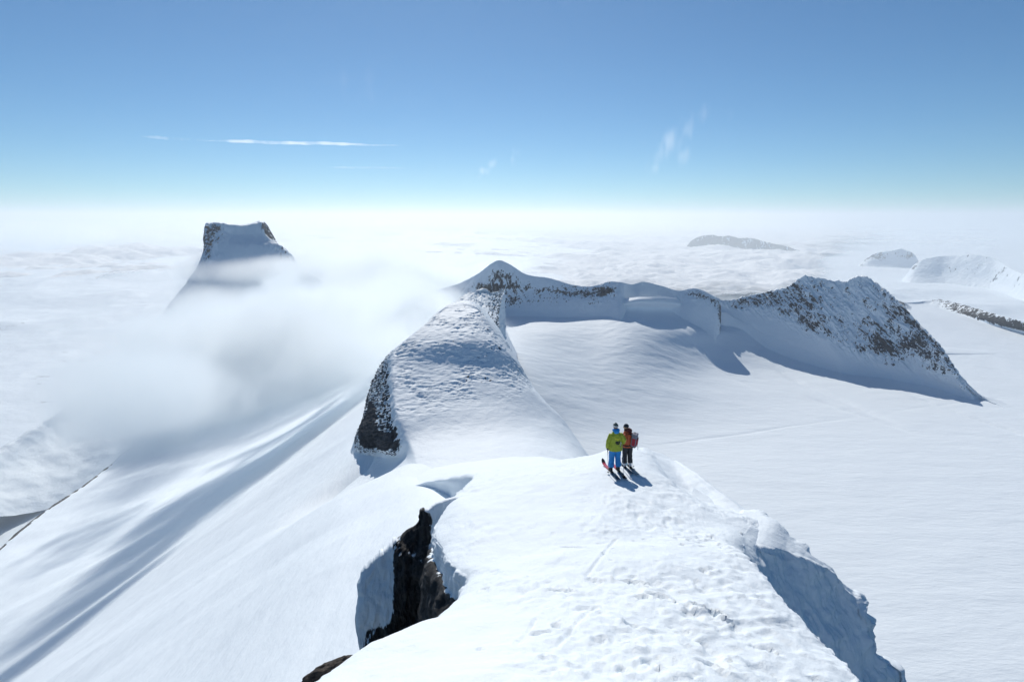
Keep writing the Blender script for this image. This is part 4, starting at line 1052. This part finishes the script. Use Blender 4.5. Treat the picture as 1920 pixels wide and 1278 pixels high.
# backpack hanging on the orange skier's back: a thing of its own
bp = bpy.data.objects.new('backpack', None); C.objects.link(bp)
bp['label'] = 'grey and red backpack with black straps worn by the skier in orange'; bp['category'] = 'backpack'
bp.location = Vector((ox, oy, oz)) + fb*(-.165+.03) + Vector((0, 0, 1.17*.945)); bp.rotation_euler = (.10, 0, -BA)
def rbox(name, c, s_, mat, parent, bev, vox=.010, wr=None):
    bm = bmesh.new(); bm_box(bm, c, s_, bev=bev); return to_obj(name, bm, mat, parent, voxel=vox, iters=4, wrinkle=wr)
main = rbox('main_compartment', (0, -.11, 0), (.30, .20, .46), lilac_m, bp, .06, wr=(.010, 1.5))
rbox('lid', (0, -.10, .245), (.27, .22, .09), lilac_m, bp, .035, wr=(.006, 2))
pk_ = rbox('front_pocket', (0, -.215, -.03), (.22, .05, .30), red_m, bp, .022, wr=(.006, 2))
rbox('side_panel', (-.150, -.12, -.02), (.02, .13, .30), red_m, bp, .008, vox=.006); rbox('side_panel', (.150, -.12, -.02), (.02, .13, .30), red_m, bp, .008, vox=.006)
rbox('base_panel', (0, -.11, -.225), (.29, .20, .05), black_m, bp, .02)
for sx in (-1, 1):
    bm = bmesh.new(); bm_tube(bm, [(sx*.09, -.02, .20), (sx*.10, .10, .255), (sx*.105, .24, .17), (sx*.12, .29, .0), (sx*.13, .22, -.14), (sx*.14, .0, -.20)], [(.024, .007)]*6, 8, up=(1, 0, 0))
    to_obj('shoulder_strap', bm, black_m, bp)
bm = bmesh.new()
bm_tube(bm, [(-.15, -.02, -.20), (-.225, .12, -.22), (-.20, .26, -.24), (0, .335, -.25), (.20, .26, -.24), (.225, .12, -.22), (.15, -.02, -.20)], [(.010, .030)]*7, 8)
to_obj('hip_belt', bm, black_m, bp)
for sx, zz in ((-.06, .10), (.06, .10), (-.06, -.12), (.06, -.12)):
    bm = bmesh.new(); bm_box(bm, (sx, -.242, zz), (.018, .008, .14), bev=.002); to_obj('compression_strap', bm, black_m, bp, smooth=False)
bm = bmesh.new(); bm_tube(bm, [(.06, -.23, -.20), (.065, -.275, -.27), (.06, -.28, -.36)], [.006, .006, .009], 6); to_obj('dangling_strap', bm, black_m, bp)
bm = bmesh.new(); bm_tube(bm, [(-.03, -.10, .29), (-.025, -.08, .33), (.025, -.08, .33), (.03, -.10, .29)], [.007]*4, 6); to_obj('grab_loop', bm, black_m, bp)

# --- bare rocks breaking the snow edge at the foot of the picture
def boulder(label, c, rad, rotz, tilt, seed):
    bm = bmesh.new(); bmesh.ops.create_icosphere(bm, subdivisions=5, radius=1)
    co = np.array([v.co[:] for v in bm.verts])
    d_ = 1 + .34*fbm(co*1.3+seed, 5, .6, ridged=True) + .10*np.round(3*fbm(co*2+seed, 2))/3
    for v, k_ in zip(bm.verts, d_): v.co = Vector((v.co.x*rad[0]*k_, v.co.y*rad[1]*k_, v.co.z*rad[2]*k_))
    o = to_obj('rock', bm, M_butt_plain); o.location = c; o.rotation_euler = (tilt, 0, rotz)
    o['label'] = label; o['category'] = 'rock'
M_butt_plain = simple('bare_dark_rock', (.016, .015, .016), .8, nscale=9, col2=(.06, .045, .035), bump=.03)
q = P(622, 1272, -7.15); boulder('long dark rock under the left lip of the near snow ridge', tuple(q), (.44, .16, .30), .62, .25, 3)
q = P(922, 1283, -6.12); boulder('small dark rock poking through the snow at the bottom edge', tuple(q), (.12, .10, .09), .3, 0, 9)
# ================================================================== AIR: haze, mist, cloud
def box(name, lo, hi, mat, label=None, kind='stuff'):
    v = [(x, y, z) for x in (lo[0], hi[0]) for y in (lo[1], hi[1]) for z in (lo[2], hi[2])]
    f = [(0,1,3,2),(4,6,7,5),(0,4,5,1),(2,3,7,6),(0,2,6,4),(1,5,7,3)]
    me = bpy.data.meshes.new(name); me.from_pydata(v, [], f); me.materials.append(mat)
    o = bpy.data.objects.new(name, me); C.objects.link(o); o['kind'] = kind
    if label: o['label'] = label
    return o
k = NT('thin_haze')
HAZE = 4.8e-5
pv = k.n('ShaderNodeVolumePrincipled', {'Color': (.92, .97, 1., 1), 'Density': HAZE, 'Anisotropy': .5})
box('haze', (-118000, -118000, -1640), (118000, 118000, 420), k.out(vol=pv.outputs[0]))

def cloud_box(name, lo, hi, blobs, dens, nscale, lo_t, hi_t, namp=1., aniso=.55, step=.25, stretch=(1, 1, 1), detail=5, col=(.955, .985, 1, 1)):
    """one body of mist: soft ellipsoids (centre, radii, weight) broken up by noise"""
    k = NT(name+'_vapour')
    pos = k.n('ShaderNodeNewGeometry').outputs['Position']
    fld = None
    for c, r, w in blobs:
        mp = k.n('ShaderNodeMapping', {'Vector': pos})
        mp.inputs['Scale'].default_value = [1/a for a in r]; mp.inputs['Location'].default_value = [-a/b for a, b in zip(c, r)]
        ln = k.n('ShaderNodeVectorMath', {0: mp.outputs[0]}, operation='LENGTH').outputs['Value']
        f = k.math('MULTIPLY', k.math('SUBTRACT', 1., ln), w)
        fld = f if fld is None else k.math('MAXIMUM', fld, f)
    n1 = k.noise(nscale, detail, .55, vec=pos, stretch=stretch, dist=.3)
    v = k.math('ADD', fld, k.math('MULTIPLY', k.math('SUBTRACT', n1, .5), namp))
    d = k.math('MULTIPLY', k.ramp(v, lo_t, hi_t), dens)
    pv = k.n('ShaderNodeVolumePrincipled', {'Color': col, 'Density': d, 'Anisotropy': aniso})
    m = k.out(vol=pv.outputs[0])
    try: m.cycles.volume_step_rate = step
    except Exception: pass
    return box(name, lo, hi, m)
def bl(u, v, r, rad, w=1.): return (tuple(P(u, v, r)), rad, w)
near_mist = [((-184, 272, -84), (46, 52, 26), 1.4), ((-206, 330, -99), (54, 58, 28), 1.4), ((-232, 398, -114), (52, 66, 30), 1.4), ((-190, 392, -92), (44, 52, 28), 1.6), ((-196, 465, -98), (56, 66, 30), 1.7), bl(525,650,480,(118,165,48),1.2), bl(430,715,450,(95,105,32),1.0), bl(300,740,430,(80,85,24),.7), bl(640,600,560,(95,150,34),.8), bl(380,610,600,(120,150,36),.9), bl(640,560,680,(110,150,34),.85)]
cloud_box('mist', (-560, 150, -340), (30, 880, -22), near_mist, .060, .0120, .15, 1.1, namp=3.0, step=.34, detail=8, stretch=(1, .7, 1.3))
far_mist = [bl(520,620,950,(250,330,80),1.0), bl(700,600,1080,(280,380,82),1.15), bl(560,560,1350,(220,250,62),1.), bl(90,830,900,(260,260,50),.42), bl(330,700,1000,(170,240,50),.8), bl(430,560,1480,(170,200,60),.9), bl(500,508,1490,(230,170,44),1.), bl(640,520,1750,(330,350,95),1.),
            bl(830,560,1250,(110,200,42),.7), bl(925,505,1425,(115,95,36),.95), bl(740,525,1850,(400,320,84),1.0), bl(270,650,1250,(170,220,48),.65)]
cloud_box('mist_bank', (-1900, 520, -560), (160, 2300, -62), far_mist, .028, .0050, .08, .95, namp=2.3, step=.28, detail=8)

# sea of cloud lying in the valleys beyond the ridge: a lumpy, opaque top that frays out along its near edge
def sea(x, y, az, r):
    q = np.stack([x, y, 0*x], -1)
    z = -1010 + 330*fbm(q/3800+2, 5, .55)*sstep(5000, 14000, r) + 300*np.abs(fbm(q/1500, 6, .55))
    z = z + 260*sstep(-.25, -.6, az)*np.exp(-((r-15000)/5000)**2)*(.6+.8*fbm(q/3500+6, 4))
    return z
SE = polar(-66, 40, int(900*DQ), 5600, 105000, int(620*DQ), sea)
az = np.arctan2(SE[..., 0], SE[..., 1]); r = np.hypot(SE[..., 0], SE[..., 1])
q = np.stack([SE[..., 0], SE[..., 1], 0*r], -1)
op = 1.25*sstep(6200, 10500, r) + 1.1*fbm(q/np.array([3800, 3000, 1])+4, 5) - .05
op = op - 1.1*sstep(-.25, -.55, az)*sstep(12500, 8500, r)
op = op - 1.6*sstep(.38, .62, az+.00*r)*sstep(30000, 12000, r) - 1.2*sstep(.44, .60, az)
k = NT('cloud_top')
at = k.n('ShaderNodeAttribute', attribute_name='rock').outputs['Fac']
nn = k.noise(.0022, 6, .6)
fac = k.ramp(k.math('ADD', at, k.math('MULTIPLY', k.math('SUBTRACT', nn, .5), .8)), .0, .9)
df = k.n('ShaderNodeBsdfDiffuse', {'Color': (.93, .94, .95, 1)}).outputs[0]
tr_ = k.n('ShaderNodeBsdfTransparent').outputs[0]
mx = k.n('ShaderNodeMixShader', {0: fac, 1: tr_, 2: df})
grid_mesh('cloud_sea', SE, k.out(mx.outputs[0]), kind='stuff', mask=op)

# contrail and wisps high above the haze
def tube_vol(name, a, b, rad, dens, nsc, label, wob=0.):
    a, b = np.array(a), np.array(b); n = 40; bm = bmesh.new()
    pts_ = [a+(b-a)*i/n + np.array([0, 0, wob*(math.sin(i*.33)+.5*math.sin(i*.9))]) for i in range(n+1)]
    rr = [rad*(.12+.88*min(1, min(i/6, (n-i)/14)))*(1+.15*math.sin(i*1.7)) for i in range(n+1)]
    bm_tube(bm, [tuple(p) for p in pts_], rr, 14, up=(0, 0, 1))
    k = NT(name+'_ice'); pos = k.n('ShaderNodeNewGeometry').outputs['Position']
    d = k.math('MULTIPLY', k.ramp(k.noise(nsc, 4, .6, vec=pos), .3, .62), dens)
    m = k.out(vol=k.n('ShaderNodeVolumePrincipled', {'Color': (1, 1, 1, 1), 'Density': d, 'Anisotropy': .6}).outputs[0])
    o = to_obj(name, bm, m); o['kind'] = 'stuff'; o['label'] = label
    return o
R0 = 30000
tube_vol('contrail', P(385,264,R0), P(757,273,R0), 78, 0.0055, .0011, 'long white contrail in the blue sky above the flat-topped peak', 14)
tube_vol('contrail', P(262,256,R0), P(420,266,R0), 70, .0016, .0009, 'faint old contrail trailing off left of the bright one', 10)
tube_vol('contrail', P(610,314,R0), P(775,315,R0), 50, .0016, .0009, 'faint short streak of cloud below the bright contrail', 6)
def wisp(name, u, v, r, rad, dens, nsc, lo, hi, label, rot=0., stretch=(1, 1, 1)):
    c = P(u, v, r); lo_ = [c[i]-rad[i]*1.02 for i in range(3)]; hi_ = [c[i]+rad[i]*1.02 for i in range(3)]
    o = cloud_box(name, lo_, hi_, [(tuple(c), rad, 1.)], dens, nsc, lo, hi, namp=4.2, aniso=.6, step=.4, stretch=stretch, detail=7)
    o['label'] = label; return o
def feather(parts, r, label, dens, nsc=.0024):
    """one wisp: several tilted streaks of ice cloud"""
    bls = [(tuple(P(u, v, r)), tuple(1.5*q_ for q_ in rad), w*1.1) for u, v, rad, w in parts]
    lo_ = [min(b[0][i]-b[1][i] for b in bls) for i in range(3)]; hi_ = [max(b[0][i]+b[1][i] for b in bls) for i in range(3)]
    o = cloud_box('cloud_wisp', lo_, hi_, bls, dens, nsc, .25, 1.9, namp=3.2, aniso=.6, step=.35, stretch=(2.2, .8, .55, (0, .45, 0)), detail=8)
    o['label'] = label
feather([(1285,240,(190,300,260),1.), (1262,262,(280,300,330),1.1), (1240,290,(230,300,300),1.), (1228,315,(170,300,170),.8), (1280,290,(200,300,200),.8), (1330,215,(420,300,160),.6)], 14000, 'thin feathery wisp of cloud high in the blue on the right', .0011)
feather([(922,308,(160,200,110),1.), (905,320,(180,200,120),1.), (897,332,(90,200,90),.8)], 14000, 'small wisp of cloud above the cloud-capped peak', .0014, .004)
feather([(969,286,(90,200,140),1.), (960,300,(110,200,110),.8)], 14000, 'tiny faint wisp of cloud beside the small one', .0009, .004)
feather([(640,150,(900,400,260),.8), (700,180,(800,400,220),.7)], 14000, 'very faint veil of cloud high above the contrail', .00012, .0016)
wisp('cloud_bank', 716, 419, 26000, (820, 900, 150), .0022, .0009, .15, .9, 'small bright flat cloud on the horizon right of the flat-topped peak')
wisp('cloud_bank', 392, 410, 26000, (820, 900, 190), .0012, .0009, .15, .9, 'small pale cloud on the horizon just above the flat-topped peak')
wisp('cloud_bank', 820, 437, 24000, (1500, 1200, 190), .0016, .0007, .15, .9, 'long low bank of cloud on the horizon above the cloud sea')
wisp('cloud_bank', 165, 440, 17000, (2700, 1500, 330), .0020, .0006, .05, .8, 'broad rounded cloud bank at the left end of the horizon')
# ================================================================== CAMERA, SUN, SKY
cam = bpy.data.objects.new('camera', bpy.data.cameras.new('camera')); C.objects.link(cam)
cam.data.sensor_width = 36; cam.data.lens = 36*F/1920
cam.data.clip_start = .1; cam.data.clip_end = 400000
cam.rotation_euler = (math.pi/2-PITCH, 0, 0)
S.camera = cam
sun = bpy.data.objects.new('sun', bpy.data.lights.new('sun', 'SUN')); C.objects.link(sun)
sun.data.energy = 3.5; sun.data.angle = math.radians(.53); sun.data.color = (1, .95, .87)
sd = Vector((math.sin(SUN_AZ)*math.cos(SUN_EL), math.cos(SUN_AZ)*math.cos(SUN_EL), math.sin(SUN_EL)))
sun.rotation_euler = sd.to_track_quat('Z', 'Y').to_euler()
W = bpy.data.worlds.new('World'); S.world = W; W.use_nodes = True
t = W.node_tree; bg = t.nodes['Background']
sky = t.nodes.new('ShaderNodeTexSky'); sky.sky_type = 'NISHITA'; sky.sun_disc = False
sky.sun_elevation = SUN_EL; sky.sun_rotation = SUN_AZ; sky.altitude = 2200
sky.air_density = 1.; sky.dust_density = .6; sky.ozone_density = 1.6
tint = t.nodes.new('ShaderNodeMix'); tint.data_type = 'RGBA'; tint.blend_type = 'MULTIPLY'; tint.inputs[0].default_value = 1
tint.inputs[7].default_value = (.49, .84, 1.04, 1)
t.links.new(sky.outputs[0], tint.inputs[6]); t.links.new(tint.outputs[2], bg.inputs[0]); bg.inputs[1].default_value = .075
S.view_settings.view_transform = 'Standard'; S.view_settings.look = 'None'
S.view_settings.exposure = .07; S.view_settings.gamma = 1
cy = S.cycles
cy.use_denoising = True; cy.denoiser = 'OPENIMAGEDENOISE'
cy.max_bounces = 10; cy.diffuse_bounces = 3; cy.glossy_bounces = 2; cy.volume_bounces = 7; cy.volume_max_steps = 160; cy.volume_step_rate = 1.0; cy.transparent_max_bounces = 16
cy.sample_clamp_indirect = 6
